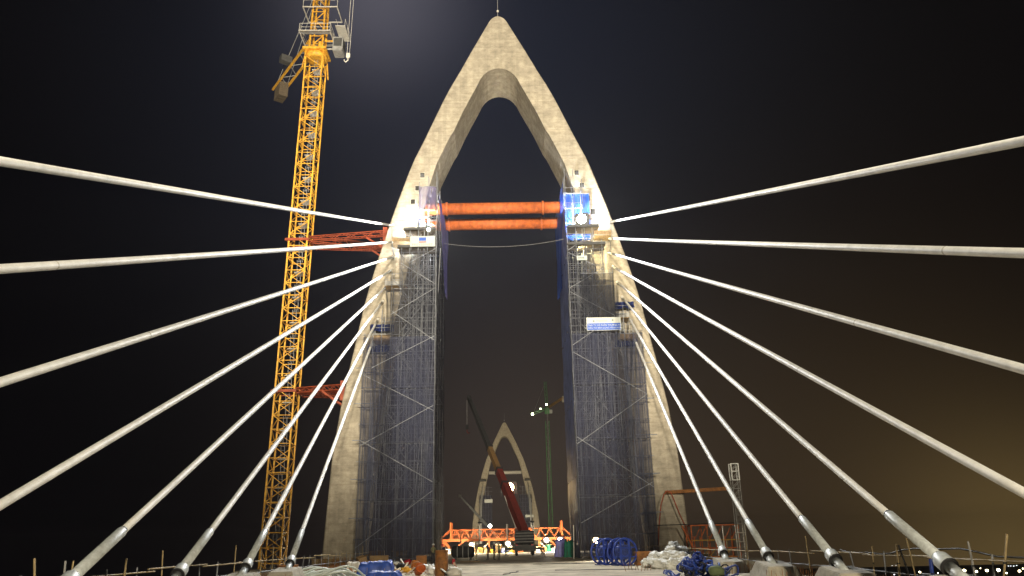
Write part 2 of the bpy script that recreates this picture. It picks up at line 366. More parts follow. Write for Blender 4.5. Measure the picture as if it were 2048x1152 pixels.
def leg_section(z, s, ins):
    xo = xout(z)-ins; xi = xin(z)+ins; c = 0.12
    k = max(0.0, min(1.0, (20-z)/20)); xcr = xi + 0.02 + (xo-xi-0.6)*0.62*k; sb = 1.7*k
    xcr = min(xcr, xo-0.35)
    return [(s*xo, YF+c+ins), (s*(xo-c), YF+ins), (s*xcr, YF+ins), (s*xi, YF+ins+sb+0.02), (s*xi, YB-ins-sb-0.02), (s*xcr, YB-ins), (s*(xo-c), YB-ins), (s*xo, YB-c-ins)]
def loft(secs):
    bm = bmesh.new(); rings = [[bm.verts.new((x, y, z)) for x, y in sec] for z, sec in secs]
    for a_, b_ in zip(rings, rings[1:]):
        n = len(a_)
        for i in range(n): bm.faces.new((a_[i], a_[(i+1) % n], b_[(i+1) % n], b_[i]))
    bm.faces.new(rings[0][::-1]); bm.faces.new(rings[-1]); return bm
def top_section(z, ins):
    xo = max(0.12, xout(z)-ins); c = 0.1
    return [(xo, YF+c+ins), (xo-c, YF+ins), (-xo+c, YF+ins), (-xo, YF+c+ins), (-xo, YB-c-ins), (-xo+c, YB-ins), (xo-c, YB-ins), (xo, YB-c-ins)]
def make_pylon():
    t = thing('bridge_pylon', 'tall pointed concrete bridge pylon standing nearest, framed by blue-netted scaffolding', 'bridge pylon', (0, 83, 0))
    bnd = []; z = 53.5
    while z > -39: bnd.append(z); z -= 3.92
    bnd = [ZC-0.0] + bnd + [-39]
    keys = sorted({q for q, _ in XO+XI})
    for s in (-1, 1):
        for zt, zb in zip(bnd, bnd[1:]):
            a_, b_ = zb+0.035, zt-(0.035 if zt < ZC else 0)
            zs = [a_] + [q for q in keys if a_+0.02 < q < b_-0.02] + [b_]
            link('concrete_lift', finish(loft([(q, leg_section(q, s, 0)) for q in zs]), 'concrete_lift', CONC), t)
        zs = [-39] + [q for q in keys if -38.9 < q < ZC-1.0]
        link('leg_core', finish(loft([(q, leg_section(q, s, 0.05)) for q in zs]), 'leg_core', CONC), t)
    for a_, b_ in ((ZC, 61.6), (61.63, 66.3)):
        zs = [a_] + [q for q in keys if a_+0.02 < q < b_-0.02] + [b_]
        link('concrete_lift', finish(loft([(q, top_section(q, 0)) for q in zs]), 'concrete_lift', CONC), t)
    rod = tube('lightning_rod', t, (0, 0.6, 66.2), (0, 0.6, 71.5), 0.035, GREY, 6)
    lathe('rod_ball', rod, [(0.02, -0.17), (0.12, -0.12), (0.17, 0), (0.12, 0.12), (0.02, 0.17)], PALE, Matrix.Translation((0, 0.6, 67.55)), 12)
    return t
pylon = make_pylon()
far_pylon = copy_tree(pylon); far_pylon.matrix_basis = Matrix.Translation((0, 440, 0))
far_pylon['label'] = 'small distant concrete pylon seen through the opening of the near pylon'
# anchor openings above the uppermost stays, their inner shade painted as dark boxes
def niche(px, pyy, w, h, pipe):
    p = py(px, pyy, 83) - Vector((0, 83, 0))
    r_ = box('opening_shade', pylon, (p.x, -0.02, p.z), (w, 0.12, h), DARK)
    for sx in (-1, 1): link('opening_rim', unit('box', BLOCKM), r_, Matrix.Translation((p.x+sx*(w/2+0.035), -0.03, p.z)) @ Matrix.Diagonal((0.07, 0.18, h+0.14, 1)))
    for sz in (-1, 1): link('opening_rim', unit('box', BLOCKM), r_, Matrix.Translation((p.x, -0.03, p.z+sz*(h/2+0.035))) @ Matrix.Diagonal((w, 0.18, 0.07, 1)))
    if pipe: link('guide_pipe', unit('tube', DKGREY, 12), r_, Matrix.Translation((p.x, 0.05, p.z)) @ Matrix.Rotation(R(112), 4, 'X') @ Matrix.Diagonal((0.22, 0.22, 0.45, 1)))
for a_ in ((845, 351, 0.5, 0.6, 1), (1153, 346, 0.5, 0.6, 1), (1164, 371, 0.5, 0.6, 1), (835, 377, 0.5, 0.6, 0), (826, 404, 0.5, 0.6, 0), (1175, 397, 0.55, 0.7, 0), (1186, 424, 0.55, 0.75, 0)): niche(*a_)

# ------------------------------------------------------------------ stay cables and deck anchor blocks
XT = [14.46, 14.06, 13.59, 13.17, 12.75, 12.40, 12.36, 12.75]
ZT = [23.83, 25.98, 28.09, 29.89, 31.76, 33.47, 35.27, 37.33]
ORD = ['lowest', 'second lowest', 'third lowest', 'fourth lowest', 'fourth highest', 'third highest', 'second highest', 'highest']
def stay(k, s, ybase, sgn, label, group, far=False):
    B = Vector((s*XT[k], ybase+0.25, ZT[k])); A = Vector((s*12.0, ybase-83+44.9-7.6*k, 0.93))
    t = thing('stay_cable', label, 'stay cable', A, 0, group); d = (B-A); L = d.length; u = d.normalized()
    mm = Matrix.Identity(4); mm = seg((0, 0, 0), u)[0]
    n = 14; pts = []
    for i in range(n+1):
        f = i/n; p = d*f; p.z -= 4*0.0022*L*0.25*f*(1-f); pts.append(p)
    sp = path('stay_pipe', t, pts, 0.122, CABLEM, 8 if far else 28); sp.cycles.shadow_terminator_offset = 0.35; sp.cycles.shadow_terminator_geometry_offset = 0.4
    if far: return t
    for f in (0.24, 0.47, 0.71): c_ = d*f; lathe('pipe_weld', sp, [(0.1255, -0.035), (0.1275, 0), (0.1255, 0.035)], PALE, Matrix.Translation((0, 0, -4*0.0022*L*0.25*f*(1-f))) @ mm @ Matrix.Translation((0, 0, L*f)), 24, False)
    sl = lathe('sleeve', t, [(0.165, 0.45), (0.165, 3.35), (0.145, 3.42), (0.124, 3.42)], SLEEVE, mm, 18)
    lathe('joint_band', sl, [(0.128, 3.42), (0.128, 3.50)], BLACK, mm, 16)
    lathe('collar', t, [(0.155, 0.62), (0.235, 0.45), (0.245, 0.10), (0.245, 0.02)], SLEEVE, mm, 20)
    lathe('collar_ring', t, [(0.247, -0.02), (0.255, 0.0), (0.255, 0.03), (0.247, 0.04)], BLACK, mm, 20)
    lathe('guide_pipe', t, [(0.165, -1.0), (0.165, 0.0)], SLEEVE, mm, 18)
    lathe('tower_socket', t, [(0.124, L-1.15), (0.15, L-1.1), (0.15, L-0.6), (0.19, L-0.55), (0.19, L-0.15)], PALE, mm, 14)
    return t
def block(k, s, label):
    Y = 44.9-7.6*k
    t = thing('anchor_block', label, 'anchor block', (s*12.0, Y-0.55, 0), 0, 'concrete anchor blocks along the deck edges')
    bm = bmesh.new()      # wedge, higher on the pylon side
    w0, w1, l0, l1 = 0.80, 0.62, 1.5, 0.62
    v = [bm.verts.new(q) for q in ((-w0, -l0, -0.01), (w0, -l0, -0.01), (w0, l0, -0.01), (-w0, l0, -0.01), (-w1, -l1-0.5, 0.55), (w1, -l1-0.5, 0.55), (w1, l1, 0.74), (-w1, l1, 0.74))]
    for f in ((0, 1, 5, 4), (1, 2, 6, 5), (2, 3, 7, 6), (3, 0, 4, 7), (4, 5, 6, 7), (3, 2, 1, 0)): bm.faces.new([v[i] for i in f])
    bmesh.ops.bevel(bm, geom=bm.edges[:], offset=0.03, segments=2, affect='EDGES')
    link('block', finish(bm, 'block', BLOCKM), t)
    for i in range(9):
        x = -0.85+1.7*i/8+random.uniform(-.04, .04)
        tube('starter_bar', t, (x, -1.6+random.uniform(-.05, .05), 0), (x+random.uniform(-.03, .03), -1.6, random.uniform(.3, .48)), 0.012, RUST, 5)
    return t
for s, side in ((-1, 'left'), (1, 'right')):
    for k in range(8):
        stay(k, s, 83, 1, '%s white stay cable on the %s side of the near pylon' % (ORD[k], side), 'stay cables of the near pylon')
    for k in range(5):
        block(k, s, 'pale concrete anchor block at the foot of the %s %s stay cable' % (ORD[k], side))
for s, side in ((-1, 'left'), (1, 'right')):
    for k in range(6):
        stay(k, s, 440, 1, 'thin far stay cable, %s of six on the %s of the distant pylon' % (['lowest', 'second', 'third', 'fourth', 'fifth', 'highest'][k], side), 'stay cables of the distant pylon', True)

# ------------------------------------------------------------------ scaffold towers round the legs
ZTOP = [(7.4, 42.6), (8.35, 42.2), (9.3, 41.0), (10.25, 35.4), (11.2, 33.6), (12.15, 30.4), (13.1, 25.6), (14.05, 24.4), (14.95, 23.2)]
def make_scaffold(s, label):
    t = thing('scaffold_tower', label, 'scaffold', (s*11.2, 85.6, 0), 0, 'scaffold towers round the pylon legs')
    ox, oy = s*11.2, 85.6
    P = lambda x, y, z: (s*x-ox, y-oy, z)
    YL = (80.0, 81.5, 84.6, 87.8, 91.4)
    def top(x, y, zt):
        if 82.6 < y < 89.9:
            z = 0.0
            while z < zt and xin(z) > x+0.25: z += 0.5
            return max(0, z-0.5)
        return zt
    for x, zt in ZTOP:
        for y in YL:
            tp = top(x, y, zt) + random.uniform(-0.2, 0.5)
            if tp > 1.5: tube('standard', t, P(x, y, 0), P(x+random.uniform(-.06, .06), y+random.uniform(-.06, .06), tp), 0.035 if y > 80.5 else 0.042, GALV, 6)
    for i in range(52):      # loose uprights and hanging hoses inside
        x = random.uniform(7.6, 14.6); y = random.choice((80.5, 81.0, 82.2, 82.4)); zt = interp([(-a, b) for a, b in ZTOP], -x)-1
        z0 = random.uniform(0, zt*0.6); tube('upright', t, P(x, y, z0), P(x+random.uniform(-.7, .5), y+random.uniform(-.2, .2), min(zt, z0+random.uniform(6, 16))), random.choice((0.03, 0.045, 0.06)), GALV, 6)
    lev = [1.9*i+0.4 for i in range(22)]
    for z in lev:
        xs = [x for x, zt in ZTOP if zt >= z]
        if not xs: continue
        xm = max(xs)
        for y in YL[:2] + YL[4:]:
            e = random.uniform(0.05, 0.5) if xm > 14 else random.uniform(0.05, .25)
            tube('ledger', t, P(7.3, y-0.05, z+random.uniform(-.05, .05)), P(xm+e, y-0.05, z+random.uniform(-.05, .05)), 0.03, GALV, 6)
        xe = xin(z)-0.3
        for y in YL[2:4]:
            if xe > 7.9: tube('ledger', t, P(7.3, y, z), P(min(xe, xm), y, z), 0.03, GALV, 6)
        for x in xs[::2]:
            y1 = 82.4 if x > xe-0.2 else 91.4
            tube('transom', t, P(x+0.05, 79.9, z+0.06), P(x+0.05, y1, z+0.06), 0.028, GALV, 6)
    z = 1.5 if s < 0 else 3.4; flip = 0 if s < 0 else 1
    while z < 33:           # long face braces, zigzag
        xm = max(x for x, zt in ZTOP if zt >= min(z+4.0, 41)); h = random.uniform(0.50, 0.72)*(xm-7.4)
        a_, b_ = (7.4, xm) if flip else (xm, 7.4)
        tube('face_brace', t, P(a_, 79.66, z), P(b_, 79.66, z+h), 0.034, GALV, 6); flip = 1-flip; z += h*random.choice((1.0, 0.85, 1.15))+0.05
    for i in range(84):
        z = random.uniform(1, 30); xm = max(x for x, zt in ZTOP if zt >= z+2); x = random.uniform(7.5, max(7.6, xm-2.0)); sg = random.choice((-1, 1)); y = random.choice((79.95, 80.1, 81.35, 81.7, 82.3))
        tube('cross_brace', t, P(x if sg > 0 else x+2, y, z), P(x+2 if sg > 0 else x, y, z+2.6), 0.028, GALV, 6)
    for z in (4.3, 8.1, 12.0, 15.8, 19.6):      # ties to the leg
        tube('wall_tie', t, P(13.6, 79.95, z), P(15.75, 79.95, z+0.02), 0.05, GALV, 6)
    # working decks of planks near the top
    for zd, xa, xb in ((35.35, 7.4, 11.0), (33.25, 7.4, 11.6)):
        for k in range(7):
            y = 79.75+0.36*k
            box('plank', t, P((xa+xb)/2+random.uniform(-.1, .1), y, zd), (xb-xa, 0.33, 0.05), DKWOOD)
        tube('guard_rail', t, P(xa, 79.7, zd+1.0), P(xb, 79.7, zd+1.0), 0.028, GALV, 6)
        box('toe_board', t, P((xa+xb)/2, 79.56, zd+0.02), (xb-xa, 0.03, 0.32), DKGREY)
    # debris netting in lifts
    def net(name, fn, M, nu=10, nv=8): return sheet(name, t, fn, nu, nv, M)
    zs = [0.15, 5.9, 11.6, 17.3, 23.0]
    for i, (za, zb) in enumerate(zip(zs, zs[1:])):
        def fn(u, v, za=za, zb=zb, i=i):
            z = za+(zb-za-0.06)*v; x = 7.35+(15.0-7.35)*u
            return P(x, 79.72-0.07*noise.noise(Vector((x*1.1, z*0.35, i+s*5))), z)
        net('net_panel', fn, NET, 16, 8)
    for za, zb, xm in ((23.05, 28.3, 12.6), (28.4, 32.9, 11.4)):
        def fn(u, v, za=za, zb=zb, xm=xm):
            z = za+(zb-za)*v; x = 7.35+(xm-7.35)*u
            return P(x, 79.74-0.06*noise.noise(Vector((x*1.1, z*0.35, s*3))), z)
        net('net_panel', fn, NETTHIN, 12, 6)
    for i, (za, zb) in enumerate(zip([0.1, 8, 16, 24, 32], [7.95, 15.95, 23.95, 31.95, 38])):
        def fn(u, v, za=za, zb=zb, i=i):
            z = za+(zb-za)*v; y = 79.8+11.7*u
            return P(7.22-0.16*noise.noise(Vector((y*0.8, z*0.25, i*2+s))), y, z)
        if s < 0: net('side_net', fn, NETSIDE, 18, 6)
        else: net('side_tarp', fn, TARPS, 30, 8)
    return t
scafL = make_scaffold(-1, 'dark netted scaffold tower round the left leg of the near pylon')
scafR = make_scaffold(1, 'netted scaffold tower with a hanging blue tarp round the right leg')

# blue and violet sheets hung near the top of the scaffolds
def hung(name, label, x0, y0, x1, y1, za, zb, M, seed, amp=0.18, taper=0.0, cat='tarpaulin', group=None):
    c = Vector(((x0+x1)/2, (y0+y1)/2, za)); t = thing(name, label, cat, c, 0, group); d = Vector((x1-x0, y1-y0, 0)); nrm = Vector((-d.y, d.x, 0)).normalized()
    def fn(u, v):
        z = (zb-za)*v; uu = u*(1-taper*(1-v)) + taper*(1-v)
        p = Vector((x0, y0, 0)) + d*uu - Vector((c.x, c.y, 0)); w = amp*(noise.noise(Vector((u*5+seed, v*1.6, seed)))+0.5*noise.noise(Vector((u*13, v*2.2, seed+4))))
        return p + nrm*w + Vector((0, 0, z))
    sheet('cloth', t, fn, 28, 16, M, 0.01); 
    tube('hanging_tube', t, Vector((x0, y0, zb-za+0.02))-Vector((c.x, c.y, 0)), Vector((x1, y1, zb-za+0.02))-Vector((c.x, c.y, 0)), 0.03, GALV, 6)
    return t
hung('tarpaulin', 'violet blue tarpaulin hanging down the inner side of the left scaffold top', -7.1, 79.5, -6.9, 91.0, 30.5, 39.6, TARPV, 3, 0.2, 0.75)
hung('tarpaulin', 'lilac sheet across the top bay of the left scaffold beside the orange struts', -9.3, 79.3, -7.3, 79.3, 37.6, 40.4, NETLIL, 8, 0.3)
hung('tarpaulin', 'bright blue net round the floodlit top bay of the right scaffold', 7.3, 82.5, 10.4, 82.5, 34.8, 40.7, NETBLUE, 5, 0.3, 0.0)
hung('tarpaulin', 'blue net hanging down the inner corner of the right scaffold top', 7.1, 79.4, 6.9, 90.5, 30.0, 40.8, NETBLUE, 12, 0.2, 0.55)
hung('tarpaulin', 'teal green net low behind the lamp bay of the right scaffold', 8.6, 79.35, 12.2, 79.35, 24.6, 29.6, NETTHIN, 14, 0.2)
for nm, px, pyy, wd in (('blue tarpaulin wrapped under the second lowest left stay socket', 764, 655, 2.6), ('blue tarpaulin wrapped under the lowest left stay socket', 757, 697, 2.4),
                        ('blue tarpaulin wrapped under the third lowest right stay socket', 1248, 610, 2.2), ('blue tarpaulin wrapped under the lowest right stay socket', 1252, 686, 2.4)):
    p = py(px, pyy, 81.6)
    hung('tarpaulin', nm, p.x-wd/2, 81.55, p.x+wd/2, 81.7, p.z-0.4, p.z+0.35, NAVY, px*0.01, 0.5, 0.0)
def cage(label, px, pyy, w, h, M):
    p = py(px, pyy, 81.6); t = thing('work_platform', label, 'work platform', (p.x, 81.6, p.z-h/2), 0, 'small work platforms at the stay sockets')
    for k in range(4): box('plank', t, (0, -0.75+0.42*k, 0), (w, 0.38, 0.06), WOOD)
    box('side_board', t, (0, -1.0, 0.3), (w, 0.03, 0.5), M)
    for sx in (-1, 1):
        for yy in (-0.95, 0.6): tube('post', t, (sx*w/2, yy, -0.3), (sx*w/2, yy, h), 0.03, GALV, 6)
        tube('bracket', t, (sx*w/2, 1.3, -1.2), (sx*w/2, -0.95, 0), 0.03, GALV, 6)
    for zz in (h*0.5, h): tube('rail', t, (-w/2, -0.95, zz), (w/2, -0.95, zz), 0.028, GALV, 6)
    return t
cage('brown boarded work platform under the highest left stay socket', 806, 478, 2.2, 1.5, WOOD)
cage('boarded work platform with blue sheet under the highest right stay socket', 1203, 465, 2.0, 1.4, WOOD)
cage('work platform beside the fourth lowest left stay socket', 790, 565, 1.9, 1.4, GREY)
cage('work platform beside the lowest left stay socket', 766, 672, 1.9, 1.4, WOOD)
cage('yellowish boarded work platform beside the lowest right stay socket', 1252, 668, 1.7, 1.6, WOOD)
cage('work platform beside the second lowest right stay socket', 1240, 628, 1.7, 1.4, GREY)

# banners on the scaffolds
def banner(name, label, px0, py0, px1, py1, Y):
    a_ = py(px0, py1, Y); b_ = py(px1, py0, Y); c = (a_+b_)/2; w = b_.x-a_.x; h = b_.z-a_.z
    t = thing(name, label, 'banner', (c.x, Y, c.z)); box('panel', t, (0, 0.05, 0), (w, 0.06, h), SIGNW)
    for sx in (-1, 1): tube('post', t, (sx*(w/2-0.1), 0.12, -h/2-0.4), (sx*(w/2-0.1), 0.12, h/2+0.3), 0.03, GALV, 6)
    return t, w, h
t, w, h = banner('company_banner', 'white banner with blue block, red stripe and lettering on the left scaffold', 820, 472, 870, 493, 79.3)
box('blue_block', t, (0, 0.012, h*0.22), (w*0.29, 0.012, h*0.34), SIGNB); box('red_stripe', t, (0, 0.012, -h*0.07), (w*0.29, 0.012, h*0.10), SIGNR)
text('lettering', t, 'FREYSSINET', h*0.30, SIGNG, Matrix.Translation((0, 0.014, -h*0.33)) @ FACING, sx=1.22)
t, w, h = banner('company_banner', 'long white and blue banner with two text lines on the right scaffold', 1174, 634, 1241, 661, 79.3)
box('blue_field', t, (0, 0.012, -h*0.21), (w*0.97, 0.012, h*0.52), SIGNB)
text('lettering', t, 'CÔNG TY CỔ PHẦN THƯƠNG MẠI', h*0.17, SIGNW, Matrix.Translation((0, 0.0, -h*0.11)) @ FACING, sx=1.0)
text('lettering', t, 'VÀ ĐẦU TƯ XÂY DỰNG VĨNH HƯNG', h*0.17, SIGNW, Matrix.Translation((0, 0.0, -h*0.32)) @ FACING, sx=1.0)
text('lettering', t, 'Freyssinet', h*0.20, SIGNG, Matrix.Translation((-w*0.05, 0.014, h*0.24)) @ FACING)
for x in (-0.29, 0.26): lathe('roundel', t, [(h*0.075, 0), (h*0.075, 0.01)], SIGNG, Matrix.Translation((w*x, 0.018, h*(0.27 if x > 0 else 0.22))) @ Matrix.Rotation(R(90), 4, 'X'), 16)
t, w, h = banner('notice_board', 'small white notice with dark marks in the right scaffold lamp bay', 1154, 511, 1174, 520, 79.3)
for k in range(4): box('mark', t, (-w*0.3+w*0.15*k, 0.012, 0), (w*0.11, 0.012, h*(0.4 if k != 1 else 0.3)), SIGNG)

# lamps on the scaffolds
WHT = (1.0, 0.97, 0.90)
p = py(846, 452, 80.6); floodlight('floodlight in the left scaffold top washing the leg white', (p.x+0.5, 80.3, p.z-0.2), (-11.0, 83, 39.2), 15000, WHT, LENSW, 0.6, 150, 'floodlights on the scaffolds', 0.25, (p.x+1.0, 80.0, p.z-1.2))
p = py(1163, 438, 80.2); floodlight('blazing floodlight in the blue netted top bay of the right scaffold', (p.x, 80.2, p.z), (2, 30, 8), 75000, (0.93, 0.97, 1.0), LENSW, 1.7, 110, 'floodlights on the scaffolds', 0.3, (p.x, 80.3, p.z-1.6))
floodlight('added floodlight turned inward on the blue net in the top right scaffold bay', (8.6, 80.2, 36.9), (8.6, 83.4, 37.8), 9000, (0.95, 0.98, 1.0), LENSW, 0.5, 150, 'floodlights on the scaffolds', 0.25, (8.4, 80.0, 36.0))  # added lamp, brightens the blue net behind the blazing floodlight
p = py(1155, 493, 80.4); floodlight('yellow lamp under the lowest top deck of the right scaffold', (p.x, 80.5, p.z), (11.2, 82.9, 34.0), 5000, (1.0, 0.85, 0.45), LENSY, 0.4, 150, 'floodlights on the scaffolds', 0.2, (p.x-0.3, 80.0, p.z-0.8))
p = py(858, 462, 79.6); floodlight('added floodlight on the left scaffold rail aimed down at the deck', (p.x, 79.2, p.z), (-2, 30, 8), 60000, (1.0, 0.97, 0.9), LENSW, 0.5, 110, 'floodlights on the scaffolds', 0.3, (p.x, 79.7, p.z-1.0))  # added second lamp, there to brighten the deck
p = py(848, 508, 80.6); floodlight('lamp below the company banner on the left scaffold', (p.x, 80.6, p.z+0.7), (-11.0, 83, 33), 5000, (0.9, 0.95, 1.0), LENSW, 0.35, 150, 'floodlights on the scaffolds', 0.2, (p.x+0.3, 80.0, p.z-0.4))
p = pz(1194, 1121); floodlight('work lamp blazing at deck level beside the blue reels', (p.x, p.y, 1.75), (p.x-3, p.y-25, 0), 900, (1.0, 0.93, 0.75), LENSY, 0.8, 150, 'work lamps at deck level', 0.25, (p.x, p.y+0.3, 0.02))

# ------------------------------------------------------------------ orange struts between the legs, and a sagging wire
def strut(label, Y, zc=39.75):
    t = thing('orange_strut', label, 'steel strut', (0, Y, zc), 0, 'orange tube struts between the pylon legs')
    joints = [-8.9, -6.6, 5.0, 5.35, 8.9]
    for a_, b_ in ((-9.0, -6.55), (-6.45, 4.95), (5.05, 9.0)):
        mm = Matrix.Translation((a_, 0, 0)) @ Matrix.Rotation(R(90), 4, 'Y'); lathe('pipe_length', t, [(0.70, 0), (0.70, b_-a_)], ORNG, mm, 32)
    for x in (-6.5, 5.0): lathe('flange', t, [(0.82, -0.11), (0.84, -0.09), (0.84, 0.09), (0.82, 0.11)], ORNG, Matrix.Translation((x, 0, 0)) @ Matrix.Rotation(R(90), 4, 'Y'), 32)
    for x in (-6.5, 5.0):
        for k in range(14):
            a2 = 2*math.pi*k/14; c_ = (x-0.16, 0.77*math.cos(a2), 0.77*math.sin(a2)); tube('bolt', t, c_, (x+0.16, c_[1], c_[2]), 0.03, DKGREY, 6)
    for x in (-3.4, -0.4, 2.6): lathe('weld_ring', t, [(0.715, -0.03), (0.715, 0.03)], ORNG, Matrix.Translation((x, 0, 0)) @ Matrix.Rotation(R(90), 4, 'Y'), 32)
    return t
strut('front orange steel tube strut between the pylon legs', 84.2); strut('rear orange steel tube strut between the pylon legs', 88.4, 39.5)
a_ = py(888, 487, 80); b_ = py(1128, 478, 80)
pts = [Vector((a_.x+(b_.x-a_.x)*i/16, 80, a_.z+(b_.z-a_.z)*i/16-0.72*4*(i/16)*(1-i/16)*0.9)) - a_ for i in range(17)]
tag(path('slack_wire', None, pts, 0.016, GREY, 5, basis=Matrix.Translation(a_)), 'thin slack wire sagging between the two scaffold towers', 'wire')

# ------------------------------------------------------------------ tower crane beside the left leg
def lattice_beam(t, name, a, b, w, h, n, M, r=0.05, sub=None):
    """box lattice from a to b as chord and brace pieces"""
    a = Vector(a); b = Vector(b); d = (b-a).normalized(); sx = d.cross(Vector((0, 0, 1))); sx.normalize(); sz = sx.cross(d)
    cs = [sx*(i*w/2)+sz*(j*h/2) for i, j in ((-1, -1), (1, -1), (1, 1), (-1, 1))]
    for c in cs: tube(name+'_chord', t, a+c, b+c, r, M, 6)
    L = (b-a).length
    for f in range(4):
        for i in range(n):
            q0 = a+d*L*i/n; q1 = a+d*L*(i+1)/n; c0, c1 = cs[f], cs[(f+1) % 4]
            if (i+f) % 2: c0, c1 = c1, c0
            tube(name+'_brace', t, q0+c0, q1+c1, r*0.6, M, 5)
def make_tower_crane():
    t = thing('tower_crane', 'yellow lattice tower crane rising beside the left pylon leg', 'tower crane', (-25.3, 86.2, -37.8))
    # the crane stands on the pier base, leaning a hair inwards as in the photograph
    t.matrix_basis = Matrix.Translation((-25.38, 86.2, -37.8)) @ Matrix.Rotation(R(0.85), 4, 'Y')
    box('base_frame', t, (0, 0, 0.35), (4.6, 4.6, 0.7), DKGREY)
    w = 1.08; hs = 3.1; n = 32
    first = None
    for i in range(n):
        z0 = 0.7+hs*i
        if True:
            sec = bar('mast_section', t, (-w, -w, z0), (-w, -w, z0+hs-0.03), 0.17, 0.17, YEL)
            B0 = sec
            for cx, cy in ((w, -w), (w, w), (-w, w)): bar('mast_chord', B0, (cx, cy, z0), (cx, cy, z0+hs-0.03), 0.17, 0.17, YEL)
            for k in range(2):
                za = z0+hs*k/2+0.02; zb = za+hs/2
                C4 = ((-w, -w), (w, -w), (w, w), (-w, w))
                for f in range(4):
                    a_, b_ = C4[f], C4[(f+1) % 4]
                    bar('crossbar', B0, (*a_, za), (*b_, za), 0.08, 0.08, YEL)
                    if k: a_, b_ = b_, a_
                    bar('diagonal', B0, (*a_, za), (*b_, zb), 0.075, 0.075, YEL)
            if i > 10:
                box('rest_platform', B0, (0.25, 0.1, z0+1.5), (1.1, 1.3, 0.05), PALE)
                for sx in (-0.2, 0.2): bar('ladder_rail', B0, (sx+0.1, 0.45, z0), (sx+0.1, -0.35, z0+hs), 0.05, 0.05, GREY)
                for k in range(7): bar('ladder_rung', B0, (-0.1, 0.39-0.114*k, z0+0.25+0.442*k), (0.3, 0.39-0.114*k, z0+0.25+0.442*k), 0.03, 0.03, GREY)
    zt = 0.7+hs*n            # top of mast
    # slewing unit
    lathe('slewing_ring', t, [(1.15, zt+0.1), (1.45, zt+0.25), (1.45, zt+0.75), (1.2, zt+0.9)], YEL, None, 28)
    box('slewing_table', t, (0, 0, zt+1.1), (3.0, 3.0, 0.34), YEL)
    for cx in (-1.1, 1.1):
        for cy in (-1.1, 1.1): tube('jacking_strut', t, (cx, cy, zt+0.95), (cx*1.25, cy*1.25, zt-1.9), 0.08, YEL, 6)
    # turret with catwalk
    for cx in (-0.85, 0.85):
        for cy in (-0.85, 0.85): bar('turret_post', t, (cx, cy, zt+1.25), (cx*0.92, cy*0.92, zt+11.0), 0.18, 0.18, YEL)
    for k in range(5):
        za = zt+1.4+1.9*k
        C4 = ((-.85, -.85), (.85, -.85), (.85, .85), (-.85, .85))
        for f in range(4):
            a_, b_ = C4[f], C4[(f+1) % 4]
            bar('turret_bar', t, (*a_, za), (*b_, za), 0.09, 0.09, YEL)
            if k % 2: a_, b_ = b_, a_
            bar('turret_brace', t, (*a_, za), (*b_, za+1.9), 0.08, 0.08, YEL)
    tube('slewing_motor', t, (0.5, -0.6, zt+1.3), (0.5, -0.6, zt+2.5), 0.26, YEL, 12); tube('slewing_motor', t, (-0.45, 0.5, zt+1.3), (-0.45, 0.5, zt+2.4), 0.26, YEL, 12)
    zc = zt+3.3
    for e in (((-2.0, -2.0), (2.0, -2.0)), ((2.0, -2.0), (2.0, 2.0)), ((2.0, 2.0), (-2.0, 2.0)), ((-2.0, 2.0), (-2.0, -2.0))):
        bar('catwalk_edge', t, (*e[0], zc), (*e[1], zc), 0.16, 0.10, PALE)
        for q in (0.55, 1.1): tube('catwalk_rail', t, (*e[0], zc+q), (*e[1], zc+q), 0.03, PALE, 6)
        tube('catwalk_post', t, (*e[0], zc), (*e[0], zc+1.1), 0.035, PALE, 6)
        mx, my = (e[0][0]+e[1][0])/2, (e[0][1]+e[1][1])/2; tube('catwalk_post', t, (mx, my, zc), (mx, my, zc+1.1), 0.03, PALE, 6)
    for k in range(5): box('catwalk_grating', t, (-1.5+0.0*k if False else 0, -1.75+0.25*k if k < 3 else 1.2+0.25*(k-3), zc+0.06), (3.8, 0.2, 0.03), GREY)
    zc2 = zt+7.3
    for cy in (-1.6, 1.6): bar('upper_catwalk_edge', t, (-1.9, cy, zc2), (2.6, cy, zc2), 0.14, 0.10, PALE)
    for cx in (-1.9, 2.6): bar('upper_catwalk_edge', t, (cx, -1.6, zc2), (cx, 1.6, zc2), 0.14, 0.10, PALE)
    for cx in (-1.9, 0.4, 2.6): tube('catwalk_post', t, (cx, -1.6, zc2), (cx, -1.6, zc2+1.1), 0.035, PALE, 6)
    tube('catwalk_rail', t, (-1.9, -1.6, zc2+1.1), (2.6, -1.6, zc2+1.1), 0.03, PALE, 6)
    # cab on the right side and gangway panel
    cb = box('cab', t, (2.9, -0.2, zt+2.0), (1.3, 1.8, 2.1), GREY, bevel=0.08)
    box('cab_window', cb, (2.9, -1.11, zt+2.2), (1.05, 0.03, 1.2), DKGREY); box('cab_window', cb, (3.56, -0.2, zt+2.2), (0.03, 1.4, 1.1), DKGREY)
    bar('cab_arm', t, (0.9, 0, zt+3.1), (2.9, 0, zt+3.1), 0.16, 0.16, YEL)
    box('gangway', t, (2.9, 1.2, zt+5.2), (1.3, 3.4, 0.06), PALE)
    for k in (-1, 1): tube('gangway_rail', t, (2.9+k*0.62, -0.5, zt+6.2), (2.9+k*0.62, 2.9, zt+6.2), 0.03, PALE, 6)
    for k in range(3): tube('gangway_post', t, (3.5, -0.4+1.6*k, zt+5.2), (3.5, -0.4+1.6*k, zt+6.2), 0.03, PALE, 6)
    # counter jib running back and away, jib running forward over the viewer's side
    qe = pz(578, 150, 66.0) - Vector((-25.38+1.5, 86.2, 66.0)); pass
    dirc = Vector((qe.x, qe.y, 0)).normalized(); sd = Vector((dirc.y, -dirc.x, 0)); zj = zt+3.6
